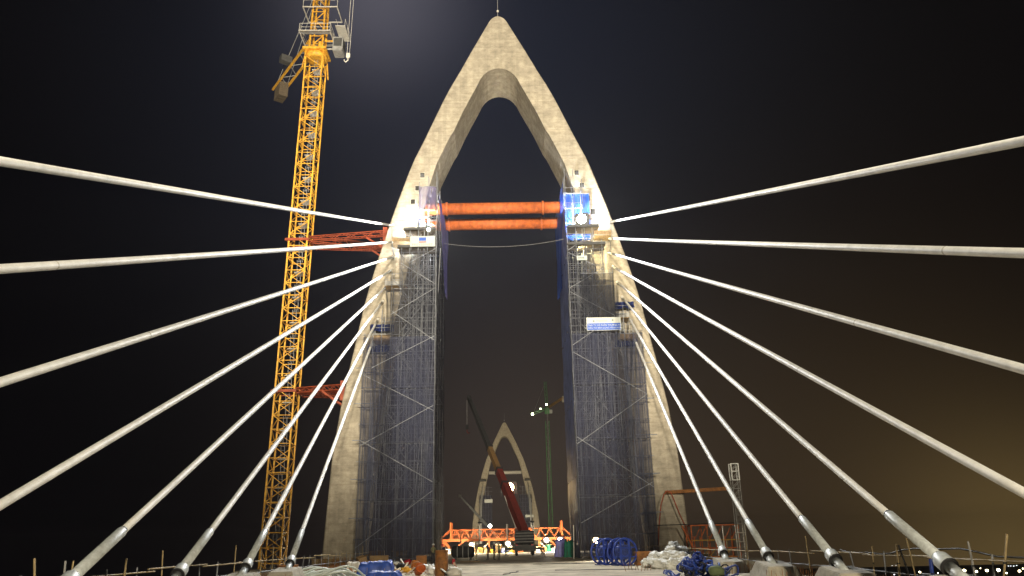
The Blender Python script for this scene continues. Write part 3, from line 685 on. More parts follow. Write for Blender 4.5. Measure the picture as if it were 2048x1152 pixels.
    for sgn in (-1, 1):
        q = sd*sgn*0.75
        bar('counter_jib_chord', t, dirc*1.0+q+Vector((0, 0, zj)), dirc*15.5+q+Vector((0, 0, zj)), 0.28, 0.22, YEL)
        tube('pendant', t, dirc*14+q+Vector((0, 0, zj)), Vector((0, 0, zt+14)), 0.05, GREY, 6)
    for k in range(8):
        a_ = dirc*(1.2+1.75*k); b_ = dirc*(2.95+1.75*k); sg = 1 if k % 2 else -1
        tube('counter_jib_brace', t, a_+sd*0.75*sg+Vector((0, 0, zj)), b_-sd*0.75*sg+Vector((0, 0, zj)), 0.06, GREY, 6)
    for k in range(3):
        c = dirc*(13.0+0.75*k)+Vector((0, 0, zj-1.0)); box('counterweight', t, c, (0.62, 1.3, 2.3), DKWOOD, math.atan2(dirc.y, dirc.x))
    c = dirc*8.5+sd*-1.4+Vector((0, 0, zj+0.9)); box('winch_house', t, c, (1.0, 1.5, 1.0), DKGREY, math.atan2(dirc.y, dirc.x))
    dj = Vector((7.0, -24.0, 0)).normalized(); a_ = dj*0.9+Vector((0, 0, zt+8.6)); b_ = dj*46+Vector((0, 0, zt+8.6))
    lattice_beam(t, 'jib', a_, b_, 1.3, 1.3, 26, YEL, 0.08)
    hp = py(696, 116, 72.0)-Vector((-25.38, 86.2, -37.8)); hp = Matrix.Rotation(R(-0.85), 4, 'Y') @ hp
    top = Vector((hp.x+0.0, hp.y, zt+8.0))
    for sx in (-0.14, 0.14): tube('hoist_rope', t, hp+Vector((sx, 0, 0.5)), top+Vector((sx*1.4, 0, 0)), 0.022, PALE, 5)
    hb = box('hook_block', t, hp+Vector((0, 0, 0.3)), (0.42, 0.25, 0.62), PALE, bevel=0.06)
    path('hook', hb, [hp+Vector((0.0, 0, 0.0)), hp+Vector((0, 0, -0.3)), hp+Vector((-0.22, 0, -0.52)), hp+Vector((-0.40, 0, -0.36)), hp+Vector((-0.40, 0, -0.18))], 0.06, PALE, 6)
    return t
make_tower_crane()
def crane_tie(label, z, mast_x, leg_x):
    t = thing('crane_tie', label, 'crane tie', (mast_x, 86.2, z), 0, 'tie frames between tower crane and pylon')
    L = leg_x-mast_x
    for yy in (-1.25, 1.25):
        bar('mast_collar', t, (-1.5, yy, 0), (1.35, yy, 0), 0.2, 0.3, TIE)
    for xx in (-1.25, 1.25): bar('mast_collar', t, (xx, -1.2, 0.0), (xx, 1.2, 0.0), 0.2, 0.28, TIE)
    for (ya, yb) in ((-1.2, -2.6), (1.2, 2.4), (-1.0, 1.9)): lattice_beam(t, 'tie_beam', (1.4, ya, 0), (L, yb, 0), 0.5, 0.55, 9, TIE, 0.055)
    for k in range(3): bar('tie_link', t, (1.6+(L-2.2)*k/2, -1.6, -0.32), (1.6+(L-2.2)*k/2, 1.6, -0.32), 0.12, 0.12, TIE)
    box('leg_shoe', t, (L+0.1, -2.4, -0.4), (0.5, 0.9, 2.2), TIE); box('leg_shoe', t, (L+0.1, 2.3, -0.4), (0.5, 0.9, 2.2), TIE)
    bar('leg_shoe_prop', t, (L-2.2, -2.3, -0.35), (L+0.05, -2.5, -1.9), 0.2, 0.2, TIE); bar('leg_shoe_prop', t, (L-2.2, 1.9, -0.35), (L+0.05, 2.2, -1.9), 0.2, 0.2, TIE)
    return t
crane_tie('upper red orange lattice tie from tower crane to left pylon leg', 36.5, -24.28, -13.75)
crane_tie('lower red orange lattice tie from tower crane to left pylon leg', 18.3, -24.55, -17.85)

# ------------------------------------------------------------------ orange form traveller across the deck tip
def traveller():
    Y = 138.0; t = thing('form_traveller', 'orange lattice form traveller spanning the far end of the deck', 'form traveller', (0, Y, 0))
    for yy in (0, 3.5):
        bar('main_beam', t, (-11.4, yy, 2.15), (11.4, yy, 2.15), 0.5, 0.42, ORNG)
        bar('top_rail', t, (-9.6, yy, 3.85), (9.9, yy, 3.85), 0.16, 0.14, ORNG)
        n = 12
        for i in range(n):
            x0 = -9.5+19.4*i/n; x1 = -9.5+19.4*(i+1)/n; xm = (x0+x1)/2
            bar('web_brace', t, (x0, yy, 2.35), (xm, yy, 3.8), 0.11, 0.11, ORNG); bar('web_brace', t, (xm, yy, 3.8), (x1, yy, 2.35), 0.11, 0.11, ORNG)
        for s in (-1, 1):
            bar('end_brace', t, (s*9.7, yy, 3.85), (s*11.3, yy, 2.4), 0.14, 0.14, ORNG)
            bar('end_post', t, (s*9.55, yy, 2.3), (s*9.55, yy, 5.1), 0.24, 0.24, ORNG)
            bar('leg', t, (s*10.9, yy, 0.02), (s*10.9, yy, 2.0), 0.34, 0.34, ORNG)
            bar('leg_brace', t, (s*10.7, yy, 1.9), (s*9.3, yy, 0.3), 0.24, 0.24, ORNG); bar('leg_brace', t, (s*9.2, yy, 0.3), (s*7.4, yy, 1.95), 0.24, 0.24, ORNG)
            bar('foot_beam', t, (s*11.2, yy, 0.15), (s*8.6, yy, 0.15), 0.3, 0.26, ORNG)
    for i in range(34): bar('fence_bar', t, (-9.3+0.34*i, -0.25, 2.45), (-9.3+0.34*i, -0.25, 3.75), 0.05, 0.05, ORNG)
    for zz in (2.5, 3.1, 3.75): bar('fence_rail', t, (-9.4, -0.3, zz), (2.0, -0.3, zz), 0.06, 0.06, ORNG)
    for x in (-4.6, 0.1, 4.6): bar('dark_post', t, (x, -0.45, 1.9), (x, -0.45, 4.7), 0.26, 0.26, DKGREY)
    for x in (-5.5, -1.0, 2.4, 6.6): bar('cross_tie', t, (x, 0.2, 2.2), (x, 3.3, 2.2), 0.25, 0.25, ORNG)
    for x in (-3.0, 5.6): bar('leg', t, (x, 0, 0.02), (x, 0, 1.95), 0.3, 0.3, ORNG)
    for x, x2 in ((5.4, 7.2), (-2.9, -4.6)): bar('leg_brace', t, (x, 0.02, 1.9), (x2, 0.02, 0.2), 0.2, 0.2, PALE)
    return t
traveller()
for nm, px, pyy, Y, pw, lens, col, sz in (
    ('work lamp glowing behind the dark compressor at the deck end', 943, 1090, 134.0, 5000, LENSY, (1, .86, .6), 1.0),
    ('work lamp under the traveller left of the truck crane', 1016, 1087, 136.5, 6000, LENSY, (1, .78, .42), 1.1),
    ('left of two white lamps on the traveller right of the truck crane', 1093, 1080, 136.8, 6000, LENSW, (1, .9, .75), 1.1),
    ('right of two white lamps on the traveller right of the truck crane', 1120, 1079, 136.8, 6000, LENSW, (1, .9, .75), 1.1)):
    p = py(px, pyy, Y); floodlight(nm, p, p+Vector((random.uniform(-1, 1), -10, -0.4)), pw, col, lens, sz, 165, 'work lamps under the traveller', 0.3, (p.x, Y+0.3, 0.02))
for nm, x in (('added low lamp on the deck turned to the left half of the traveller', -6.2), ('added low lamp on the deck turned to the right half of the traveller', 7.4)):
    floodlight(nm, (x, 131.0, 0.9), (x+0.5, 138, 2.6), 9000, (1, .82, .55), LENSY, 0.6, 150, 'added lamps turned to the traveller', 0.3, (x, 130.8, 0.02))  # added lamps, backs to the viewer, to brighten the traveller's front
# coloured clutter stored under the traveller
cols = [WHITE, CARD, GREEN, BLUEM, RUST, ORNG, WOOD, PALE, YEL, GREY]
names = {WHITE: 'white', CARD: 'brown', GREEN: 'green', BLUEM: 'blue', RUST: 'rusty', ORNG: 'orange', WOOD: 'wooden', PALE: 'pale', YEL: 'yellow', GREY: 'grey'}
ORDL = [q + ' from the left' for q in 'first second third fourth fifth sixth seventh eighth ninth tenth eleventh twelfth thirteenth fourteenth fifteenth sixteenth seventeenth eighteenth nineteenth twentieth twenty-first twenty-second'.split()]
NC = 0
for i in range(22):
    x = -9.8+i*0.93+random.uniform(-.25, .25); M = cols[(i*7+i//3) % 10]; hgt = random.uniform(0.6, 1.35); y = 136.2+random.uniform(-.8, .8)
    if 2.4 < x < 5.0: continue
    NC += 1
    t = thing('site_crate', '%s site crate, %s under the orange traveller' % (names[M], ORDL[NC-1]), 'crate', (x, y, 0), random.uniform(-.5, .5), 'crates stored under the orange traveller')
    ww = random.uniform(.6, 1.0); box('crate_body', t, (0, 0, hgt/2), (ww, 0.8, hgt), M); box('crate_lid', t, (0, 0, hgt+0.03), (ww+.06, .86, .06), cols[(i*3) % 10])

# ------------------------------------------------------------------ truck crane seen from behind, red and dark telescopic boom
def truck_crane():
    b0 = pz(1050, 1111.5); Yc = b0.y
    t = thing('truck_crane', 'dark truck crane seen from behind with long red telescopic boom raised', 'truck crane', (b0.x, Yc, 0))
    for s in (-1, 1):
        for k in range(4):
            w = lathe('wheel', t, [(0.25, -0.17), (0.52, -0.16), (0.58, -0.08), (0.58, 0.08), (0.52, 0.16), (0.25, 0.17)], BLACK, Matrix.Translation((s*1.08, 0.9+1.7*k+(0.9 if k > 1 else 0), 0.58)) @ Matrix.Rotation(R(90), 4, 'Y'), 20)
            lathe('hub', w, [(0.22, -0.18), (0.12, -0.19 if s < 0 else 0.19)], GREY, Matrix.Translation((s*1.08, 0.9+1.7*k+(0.9 if k > 1 else 0), 0.58)) @ Matrix.Rotation(R(90), 4, 'Y'), 12)
        box('mudguard', t, (s*1.05, 0.15, 0.95), (0.55, 0.05, 0.75), BLACK); box('tail_light', t, (s*1.0, 0.02, 1.32), (0.28, 0.04, 0.1), SIGNR)
        for yy in (0.35, 6.5):
            bar('outrigger', t, (0, yy, 0.85), (s*2.6, yy, 0.85), 0.3, 0.26, DKGREY); tube('outrigger_jack', t, (s*2.5, yy, 0.06), (s*2.5, yy, 1.0), 0.1, GREY, 8); box('jack_pad', t, (s*2.5, yy, 0.03), (0.6, 0.6, 0.06), GREY)
    box('chassis', t, (0, 4.4, 1.1), (2.3, 8.8, 0.45), DKGREY, bevel=0.05); box('rear_bumper', t, (0, -0.06, 0.72), (2.45, 0.14, 0.22), DKGREY)
    cb = box('driver_cab', t, (0, 9.4, 1.75), (2.4, 1.7, 1.9), RED, bevel=0.12); box('windscreen', cb, (0, 8.53, 2.2), (1.9, 0.03, 0.7), BLACK)
    lathe('turntable', t, [(0.95, 1.32), (0.95, 1.55)], GREY, Matrix.Translation((0, 3.0, 0)), 24)
    box('superstructure', t, (0, 2.2, 2.05), (2.2, 3.4, 0.95), DKGREY, bevel=0.08)
    cw = box('counterweight', t, (0, 0.35, 2.3), (2.5, 0.9, 1.6), BOOMDK, bevel=0.1)
    for k in range(4): box('counterweight_rib', cw, (0, -0.115, 1.72+0.36*k), (2.36, 0.04, 0.06), GREY)
    oc = box('operator_cab', t, (-0.85, 3.3, 2.75), (0.75, 1.5, 1.4), RED, bevel=0.08); box('window', oc, (-0.85, 2.53, 2.95), (0.6, 0.03, 0.7), BLACK)
    wn = lathe('winch', t, [(0.34, -0.5), (0.34, 0.5)], GREY, Matrix.Translation((0.1, 0.9, 2.8)) @ Matrix.Rotation(R(90), 4, 'Y'), 16)
    A = Vector((0, 1.6, 2.9)); tip = py(938, 796, Yc+24) - Vector((b0.x, Yc, 0)); d = tip-A
    br = (0.0, 0.47, 0.50, 0.735, 1.0); w = (0.62, 0.52, 0.42, 0.33)
    secs = [(0.0, 0.30, 0.95, RED), (0.28, 0.40, 0.80, RED), (0.38, 0.57, 0.66, BOOMOLD), (0.55, 0.79, 0.62, BOOMDK), (0.77, 1.0, 0.54, BOOMDK)]
    for f0, f1, ww, M in secs: bar('boom_section', t, A+d*f0, A+d*f1, ww, ww*1.25, M)
    for f in (0.30, 0.40, 0.57, 0.79): bar('boom_collar', t, A+d*(f-0.006), A+d*(f+0.006), 1.0-0.6*(f-.3), 1.25-0.8*(f-.3), BOOMDK)
    u = d.normalized(); nrm = Vector((0, -u.z, u.y)).normalized()
    tube('lift_cylinder', t, (0, 4.3, 1.9), A+d*0.30-nrm*-0.0, 0.17, DKGREY, 12); tube('lift_rod', t, A+d*0.24+Vector((-0.5, 0, -0.3)), (-0.5, 2.5, 1.9), 0.09, PALE, 10)
    hd = box('boom_head', t, tip, (0.7, 0.9, 0.9), BOOMDK, bevel=0.1)
    for sx in (-0.08, 0.08): tube('hoist_rope', t, tip+Vector((sx-0.35, 0, -0.3)), tip+Vector((sx*0.6-0.35, 0, -4.6)), 0.02, GREY, 5)
    hk = box('hook_block', t, tip+Vector((-0.35, 0, -4.9)), (0.5, 0.35, 0.8), BOOMDK, bevel=0.08)
    path('hook', hk, [tip+Vector((-0.35, 0, -5.3)), tip+Vector((-0.35, 0, -5.7)), tip+Vector((-0.1, 0, -5.95)), tip+Vector((0.1, 0, -5.75))], 0.09, RED, 6)
    p = A+d*0.335+Vector((b0.x, Yc, 0))+Vector((0.35, -0.7, 0.1))
    return t, p
tcn_, lp = truck_crane()
lpp = py(1018, 975, lp.y)
floodlight('warm lamp glowing half way up the truck crane boom', lpp, lpp+Vector((0.2, -6, -0.5)), 5000, (1.0, 0.66, 0.28), LENSY, 2.2, 170, None, 0.25, (lpp.x-0.3, lpp.y+0.7, lpp.z+0.1))

# white boom crane on the far cantilever
def far_truck():
    b0 = py(1000, 1082, 306); x0 = b0.x
    t = thing('truck_crane', 'small truck crane with thin white boom on the far deck', 'truck crane', (x0, 306, 0))
    box('chassis', t, (0, 0, 1.0), (2.6, 8, 0.8), DKGREY)
    for s in (-1, 1):
        for k in range(3): lathe('wheel', t, [(0.3, -0.2), (0.55, -0.2), (0.55, 0.2), (0.3, 0.2)], BLACK, Matrix.Translation((s*1.2, -3+2.7*k, 0.55)) @ Matrix.Rotation(R(90), 4, 'Y'), 12)
    box('cab', t, (0, 3.2, 2.1), (2.4, 1.6, 1.5), WHITE); box('counterweight', t, (0, -2.6, 2.2), (2.5, 1.3, 1.5), DKGREY)
    tip = py(920, 992, 312)-Vector((x0, 306, 0)); A = Vector((0, 0, 2.6)); d = tip-A
    for f0, f1, w in ((0, .45, .9), (.42, .75, .7), (.72, 1.0, .5)): bar('boom_section', t, A+d*f0, A+d*f1, w, w, WHITE)
    box('boom_head', t, tip, (1.0, 1.0, 1.0), PALE)
    return t
far_truck()
p = py(980, 1052, 300); floodlight('white lamp at the foot of the thin white boom on the far deck', p, p+Vector((0, -20, -2)), 9000, (1, .93, .78), LENSW, 2.0, 160, None, 0.6, (p.x, p.y+0.4, 0.02))
# lamps that light the distant pylon from its own deck
for s, nm in ((-1, 'left'), (1, 'right')):
    light_mast('floodlight mast on the %s edge of the far deck before the distant pylon' % nm, s*10, 330, 9, (0, 440, 40), 1.6e5, (1.0, 0.84, 0.58), 70)
# distant pylon: scaffolds, strut, notice boards
for s, nm in ((-1, 'left'), (1, 'right')):
    t = thing('scaffold_tower', 'faint grey scaffold round the %s leg of the distant pylon' % nm, 'scaffold', (s*11, 440, 0), 0, 'scaffolds of the distant pylon')
    for x in (-3.4, -1.7, 0, 1.7, 3.4):
        for y in (-3, -1.4): tube('standard', t, (x, y, 0), (x*0.8, y, 33-3*abs(x+s*1.0)), 0.09, GALV, 5)
    for k in range(15): tube('ledger', t, (-3.5, -3.1, 0.8+2.1*k), (3.5, -3.1, 0.8+2.1*k), 0.07, GALV, 5)
    sheet('net_panel', t, lambda u, v, s=s: (-3.5+7*u, -3.3, 26*v), 2, 2, NET)
    box('platform', t, (s*1.6, -2.4, 34), (4.0, 2.5, 0.8), DKGREY)
t = thing('far_strut', 'pale olive tube strut between the legs of the distant pylon', 'steel strut', (0, 443, 38.6))
lathe('pipe_length', t, [(0.95, 0), (0.95, 18.4)], PALE, Matrix.Translation((-9.2, 0, 0)) @ Matrix.Rotation(R(90), 4, 'Y'), 16)
for x in (-6.0, 6.0): lathe('flange', t, [(1.15, 0), (1.15, 0.3)], PALE, Matrix.Translation((x, 0, 0)) @ Matrix.Rotation(R(90), 4, 'Y'), 16)
for px, pyy, w, h in ((977, 1002, 4.4, 1.8), (1059, 1032, 4.6, 1.3)):
    p = py(px, pyy, 436); o = thing('notice_board', 'tiny pale board on the %s scaffold of the distant pylon' % ('left' if px < 1010 else 'right'), 'banner', p)
    box('panel', o, (0, 0, 0), (w, 0.1, h), SIGNW); tube('post', o, (-w/3, 0.2, -h), (-w/3, 0.2, h), 0.08, GALV, 5); tube('post', o, (w/3, 0.2, -h), (w/3, 0.2, h), 0.08, GALV, 5)

# far green tower crane beside the distant pylon
def green_crane():
    b0 = py(1103, 1082, 425); t = thing('tower_crane', 'dim green tower crane with lamps beside the distant pylon', 'tower crane', (b0.x, 425, -37.5))
    zj = py(1100, 820, 425).z+37.5
    for i in range(int(zj//6)):
        z0 = 6.0*i; s0 = tube('mast_section', t, (-1, -1, z0), (-1, -1, z0+5.95), 0.12, CRGREEN, 5)
        for cx, cy in ((1, -1), (1, 1), (-1, 1)): tube('mast_chord', s0, (cx, cy, z0), (cx, cy, z0+5.95), 0.12, CRGREEN, 5)
        for k in range(2):
            a_, b_ = ((-1, -1), (1, -1)) if k else ((1, -1), (-1, -1))
            tube('diagonal', s0, (*a_, z0+3*k), (*b_, z0+3*k+3), 0.08, CRGREEN, 5); tube('crossbar', s0, (-1, -1, z0+3*k), (1, -1, z0+3*k), 0.08, CRGREEN, 5)
    box('slewing_unit', t, (0, 0, zj-0.5), (2.6, 2.6, 3.2), CRGREEN, bevel=0.2); box('cab', t, (2.1, -0.5, zj-1.0), (1.6, 1.8, 2.0), GREY, bevel=0.1)
    lattice_beam(t, 'tower_head', (0, 0, zj+1), (-0.5, 0, zj+16), 1.2, 1.2, 7, CRGREEN, 0.12)
    l_ = py(1062, 829, 405)-Vector((b0.x, 425, -37.5)); r_ = py(1127, 795, 440)-Vector((b0.x, 425, -37.5))
    lattice_beam(t, 'jib', Vector((0, 0, zj+0.9)), Vector((l_.x, l_.y, l_.z)), 1.0, 1.1, 8, CRGREEN, 0.1)
    lattice_beam(t, 'counter_jib', Vector((0, 0, zj+0.9)), Vector((r_.x, r_.y, r_.z)), 1.1, 0.8, 7, BOOMYEL, 0.12)
    box('counterweight', t, r_+Vector((0, 0, -1)), (1.9, 2.5, 3.4), BLOCKM, bevel=0.15)
    for x in (-0.6, 0.6): tube('hoist_rope', t, (x*0.3, -4, zj-40), (x*0.3, -4, zj+1), 0.05, GREY, 5)
    for f in (0.5,): tube('pendant', t, (l_.x*.9, l_.y*.9, l_.z), (-0.5, 0, zj+15.5), 0.05, GREY, 5)
    return t
green_crane()
for nm, px, pyy, Y, pw, sz in (('greenish lamp at the left jib tip of the far green crane', 1065, 828, 404, 3000, 1.9), ('white lamp at the middle of the far green crane jib', 1081, 817.5, 413, 800, 1.0), ('white lamp beside the cab of the far green crane', 1093, 809, 419, 2000, 1.4)):
    p = py(px, pyy, Y); floodlight(nm, p, p+Vector((-2, -10, -5)), pw, (.9, 1, .6), LENSG, sz, 150, 'lamps on the far green crane', 0.5, (p.x+0.4, p.y+1, p.z+0.8))

# ------------------------------------------------------------------ access frame, hoist mast and hose by the right leg
def access_frame():
    t = thing('access_frame', 'orange tubular access frame beside the foot of the right leg', 'access frame', (22.0, 79.5, -0.4))
    Q = lambda px, pyy, Y=79.5: py(px, pyy, Y)-Vector((22.0, 79.5, -0.4))
    yo = Vector((0, 2.4, 0))
    x0, x1 = Q(1385, 1090).x, Q(1480, 1090).x; zt = Q(1430, 1050).z; zm = Q(1430, 1080).z; zb = 0.0
    for o_ in (Vector((0, 0, 0)), yo):
        for z, M in ((zt, ORNG), (zm, BOOMYEL), (zm-0.75, ORNG), (0.35, RUSTO)): bar('rail', t, Vector((x0, 0, z))+o_, Vector((x1, 0, z))+o_, 0.11, 0.11, M)
        n = 6
        for i in range(n+1):
            x = x0+(x1-x0)*i/n; bar('post', t, Vector((x, 0, zb))+o_, Vector((x, 0, zt if i in (0, 2, 4, 6) else zm+0.4))+o_, 0.1, 0.1, ORNG if i % 2 else PALE if i == 4 else ORNG)
        for i in range(n):
            xa, xb = x0+(x1-x0)*i/n, x0+(x1-x0)*(i+1)/n
            if i % 2: bar('brace', t, Vector((xa, 0, zm))+o_, Vector((xb, 0, zt))+o_, 0.07, 0.07, ORNG)
            bar('brace', t, Vector((xa, 0, 0.4))+o_, Vector((xb, 0, zm-0.75))+o_ if i % 2 == 0 else Vector((xa, 0, zm))+o_, 0.07, 0.07, BOOMYEL)
    for i in range(4): x = x0+(x1-x0)*i/3; bar('cross_rail', t, Vector((x, 0, zt)), Vector((x, 2.4, zt)), 0.1, 0.1, ORNG)
    bar('raker', t, (x0-0.9, 0, zt), (x0+0.5, 0, 0.3), 0.14, 0.14, ORNG)
    box('floor_board', t, ((x0+x1)/2, 1.2, 0.12), (x1-x0, 2.3, 0.08), WOOD)
    bar('top_pipe', t, (x0-3.6, 0.1, zt+0.08), (x1-0.2, 0.1, zt+0.16), 0.09, 0.09, BOOMDK)
    return t
access_frame()
def hoist_mast():
    a_ = py(1485, 1100, 78.6); b_ = py(1463, 927, 78.6)
    t = thing('hoist_mast', 'slim grey lattice hoist mast with white top cells right of the pylon', 'hoist mast', (a_.x, 78.6, -0.4))
    H = b_.z+0.4; w = 0.36; n = 11
    for i in range(n):
        z0 = H*i/n; z1 = H*(i+1)/n; M = WHITE if i >= n-2 else GREY if i > 3 else PALE
        s0 = bar('mast_section', t, (-w, -w, z0), (-w, -w, z1-0.02), 0.11 if i >= n-2 else 0.07, 0.1, M)
        for cx, cy in ((w, -w), (w, w), (-w, w)): bar('mast_chord', s0, (cx, cy, z0), (cx, cy, z1-0.02), 0.11 if i >= n-2 else 0.07, 0.1, M)
        for cy in (-w, w):
            bar('crossbar', s0, (-w, cy, z0+0.05), (w, cy, z0+0.05), 0.09, 0.09 if i >= n-2 else 0.06, M)
            if i == n-1: bar('crossbar', s0, (-w, cy, z1-0.05), (w, cy, z1-0.05), 0.09, 0.09, M)
            bar('diagonal', s0, (-w, cy, z0+0.05), (w, cy, z1-0.05), 0.05, 0.05, GREY)
    return t, H
_, HM = hoist_mast()
a_ = py(1362, 981, 79.6); b_ = py(1458, 977, 79.0)
t = thing('mast_tie', 'brown horizontal tie beam from right leg to the hoist mast', 'tie beam', a_); d_ = b_-a_
bar('beam', t, (-1.0, 3.0, 0), d_, 0.34, 0.34, RUST); box('end_plate', t, d_, (0.08, 0.5, 0.5), RUSTO)
hp = [(1316, 1100), (1318, 1050), (1322, 1010), (1328, 988), (1335, 981), (1342, 986), (1350, 1005), (1360, 1030), (1372, 1055), (1382, 1085), (1384, 1100)]
q0 = py(1316, 1100, 81.0); tag(path('concrete_hose', None, [py(x, y, 81.0)-q0 for x, y in hp], 0.06, TIE, 8, basis=Matrix.Translation(q0)), 'red concrete hose looped up against the right leg', 'hose')

# ------------------------------------------------------------------ edge railings with poles
def railing(s, side):
    t = thing('edge_railing', 'makeshift pole railing along the %s deck edge' % side, 'railing', (s*13.85, 0, 0))
    y = 8.0
    while y < 78:
        tall = random.random() < 0.3
        tube('post', t, (random.uniform(-.03, .03), y, -0.1), (random.uniform(-.12, .12), y+random.uniform(-.15, .15), random.uniform(1.5, 2.0) if tall else 1.2), 0.028, BAMB if tall else GALV, 6)
        y += random.uniform(1.9, 2.6)
    y = 6.0
    while y < 78:
        L = random.uniform(5, 6.2); z = random.uniform(1.0, 1.14); dz = random.uniform(-.06, .06)
        tube('rail', t, (0.04, y, z), (0.04+random.uniform(-.06, .06), y+L, z+dz), 0.03, BAMB, 6)
        tube('rail', t, (0.05, y+0.8, 0.5+dz), (0.05, y+L+0.6, 0.52), 0.026, GALV, 6); y += L-0.5
    return t
railing(-1, 'left'); railing(1, 'right')
POLES = [('pale bamboo pole tied upright to the right railing', (1799, 1150), (1793, 1088), 0.04, BAMB), ('dark pole leaning against the right railing', (1818, 1150), (1797, 1090), 0.03, BOOMDK),
         ('short blue pole with loop by the right railing', (1865, 1152), (1861, 1118), 0.06, BLUEM), ('thin pole leaning left beyond the nearest right sleeve', (1950, 1150), (1936, 1083), 0.03, GREY),
         ('thin pole leaning right at the far right edge', (2008, 1150), (2014, 1068), 0.03, BAMB), ('slender upright stick on the right railing', (1749, 1150), (1744, 1092), 0.025, BAMB),
         ('upright stick at the far left of the left railing', (69, 1152), (69, 1117), 0.035, BAMB), ('upright stick on the left railing beside the second left sleeve', (249, 1152), (253, 1117), 0.035, BAMB),
         ('dim short stick on the left railing', (128, 1152), (131, 1122), 0.03, GREY)]
for lab, a2, b2, r_, M in POLES:
    d_ = ray(*a2); X = 13.75 if a2[0] > 1000 else -13.75; k = (X-CAM.x)/d_.x; A = CAM+d_*k; B = py(*b2, A.y)
    zb = -0.02; A2 = A + (A-B)*((A.z-zb)/(B.z-A.z)) if A.z > zb else A
    t = thing('pole', lab, 'pole', A2); tube('pole_shaft', t, (0, 0, 0), B-A2, r_, M, 8); tube('lashing', t, (B-A2)*0.55, (B-A2)*0.58, r_*1.5, BLACK, 8)
pts = [(14.0, 34-0.9*i, 1.22-0.12*math.sin(i*0.55)-0.04*math.sin(i*1.7)) for i in range(22)]
tag(path('rubber_hose', None, [Vector(q)-Vector(pts[0]) for q in pts], 0.03, BLACK, 6, basis=Matrix.Translation(pts[0])), 'black hose draped along the right railing', 'hose')
# starter bars along both deck edges
bm = bmesh.new()
for s in (-1, 1):
    y = 20.0
    while y < 78:
        for x in (12.95, 13.5):
            h_ = random.uniform(0.25, 0.5); dx = random.uniform(-.04, .04)
            bmesh.ops.create_cone(bm, cap_ends=False, segments=4, radius1=0.013, radius2=0.013, depth=h_, matrix=Matrix.Translation((s*x+dx, y+random.uniform(-.06, .06), h_/2)))
        y += 0.22
tag(link('starter_bars', finish(bm, 'starter_bars', RUST)), 'rows of rusty rebar starters along the deck edges', 'rebar', kind='stuff')
bm = bmesh.new()
for i in range(220):
    x = random.uniform(14.3, 18.6)*random.choice((-1, 1)); y = random.uniform(77, 82); h_ = random.uniform(.4, 1.1)
    bmesh.ops.create_cone(bm, cap_ends=False, segments=4, radius1=0.016, radius2=0.016, depth=h_, matrix=Matrix.Translation((x, y, h_/2-0.3)))
tag(link('starter_bars', finish(bm, 'starter_bars', RUST)), 'rusty rebar standing at the foot of the pylon legs', 'rebar', kind='stuff')

# ------------------------------------------------------------------ things lying on the deck
def reel(label, px, pyy):
    b = pz(px, pyy); Rr = 0.92; t = thing('cable_reel', label, 'cable reel', b, R(14), 'blue steel cable reels')
    for y in (-0.55, 0.55):
        rim = path('flange_rim', t, [(Rr*math.cos(a2*math.pi/16), y, Rr+0.02+Rr*math.sin(a2*math.pi/16)) for a2 in range(32)], 0.075, BLUEM, 6, True)
        for x in (-0.32, 0.32):
            h_ = math.sqrt(Rr*Rr-x*x); bar('flange_spoke', t, (x, y, Rr-h_), (x, y, Rr+h_), 0.15, 0.07, BLUEM)
            bar('flange_spoke', t, (-h_, y, Rr+x), (h_, y, Rr+x), 0.15, 0.07, BLUEM)
        path('hub_ring', rim, [(0.3*math.cos(a2*math.pi/10), y, Rr+0.3*math.sin(a2*math.pi/10)) for a2 in range(20)], 0.05, BLUEM, 6, True)
    for k in range(10):
        a2 = k*math.pi/5; tube('drum_bar', t, (0.48*math.cos(a2), -0.55, Rr+0.48*math.sin(a2)), (0.48*math.cos(a2), 0.55, Rr+0.48*math.sin(a2)), 0.04, BLUEM, 6)
    lathe('drum', t, [(0.52, -0.5), (0.52, 0.5)], NAVY, Matrix.Translation((0, 0, Rr)) @ Matrix.Rotation(R(90), 4, 'X'), 20)
    for x in (-0.62, 0.62): bar('stand', t, (x, -0.6, 0.04), (x, 0.6, 0.04), 0.1, 0.08, NAVY)
    return t
reel('left of two blue steel cable reels at the right scaffold foot', 1212, 1130); reel('right of two blue steel cable reels at the right scaffold foot', 1246, 1131)

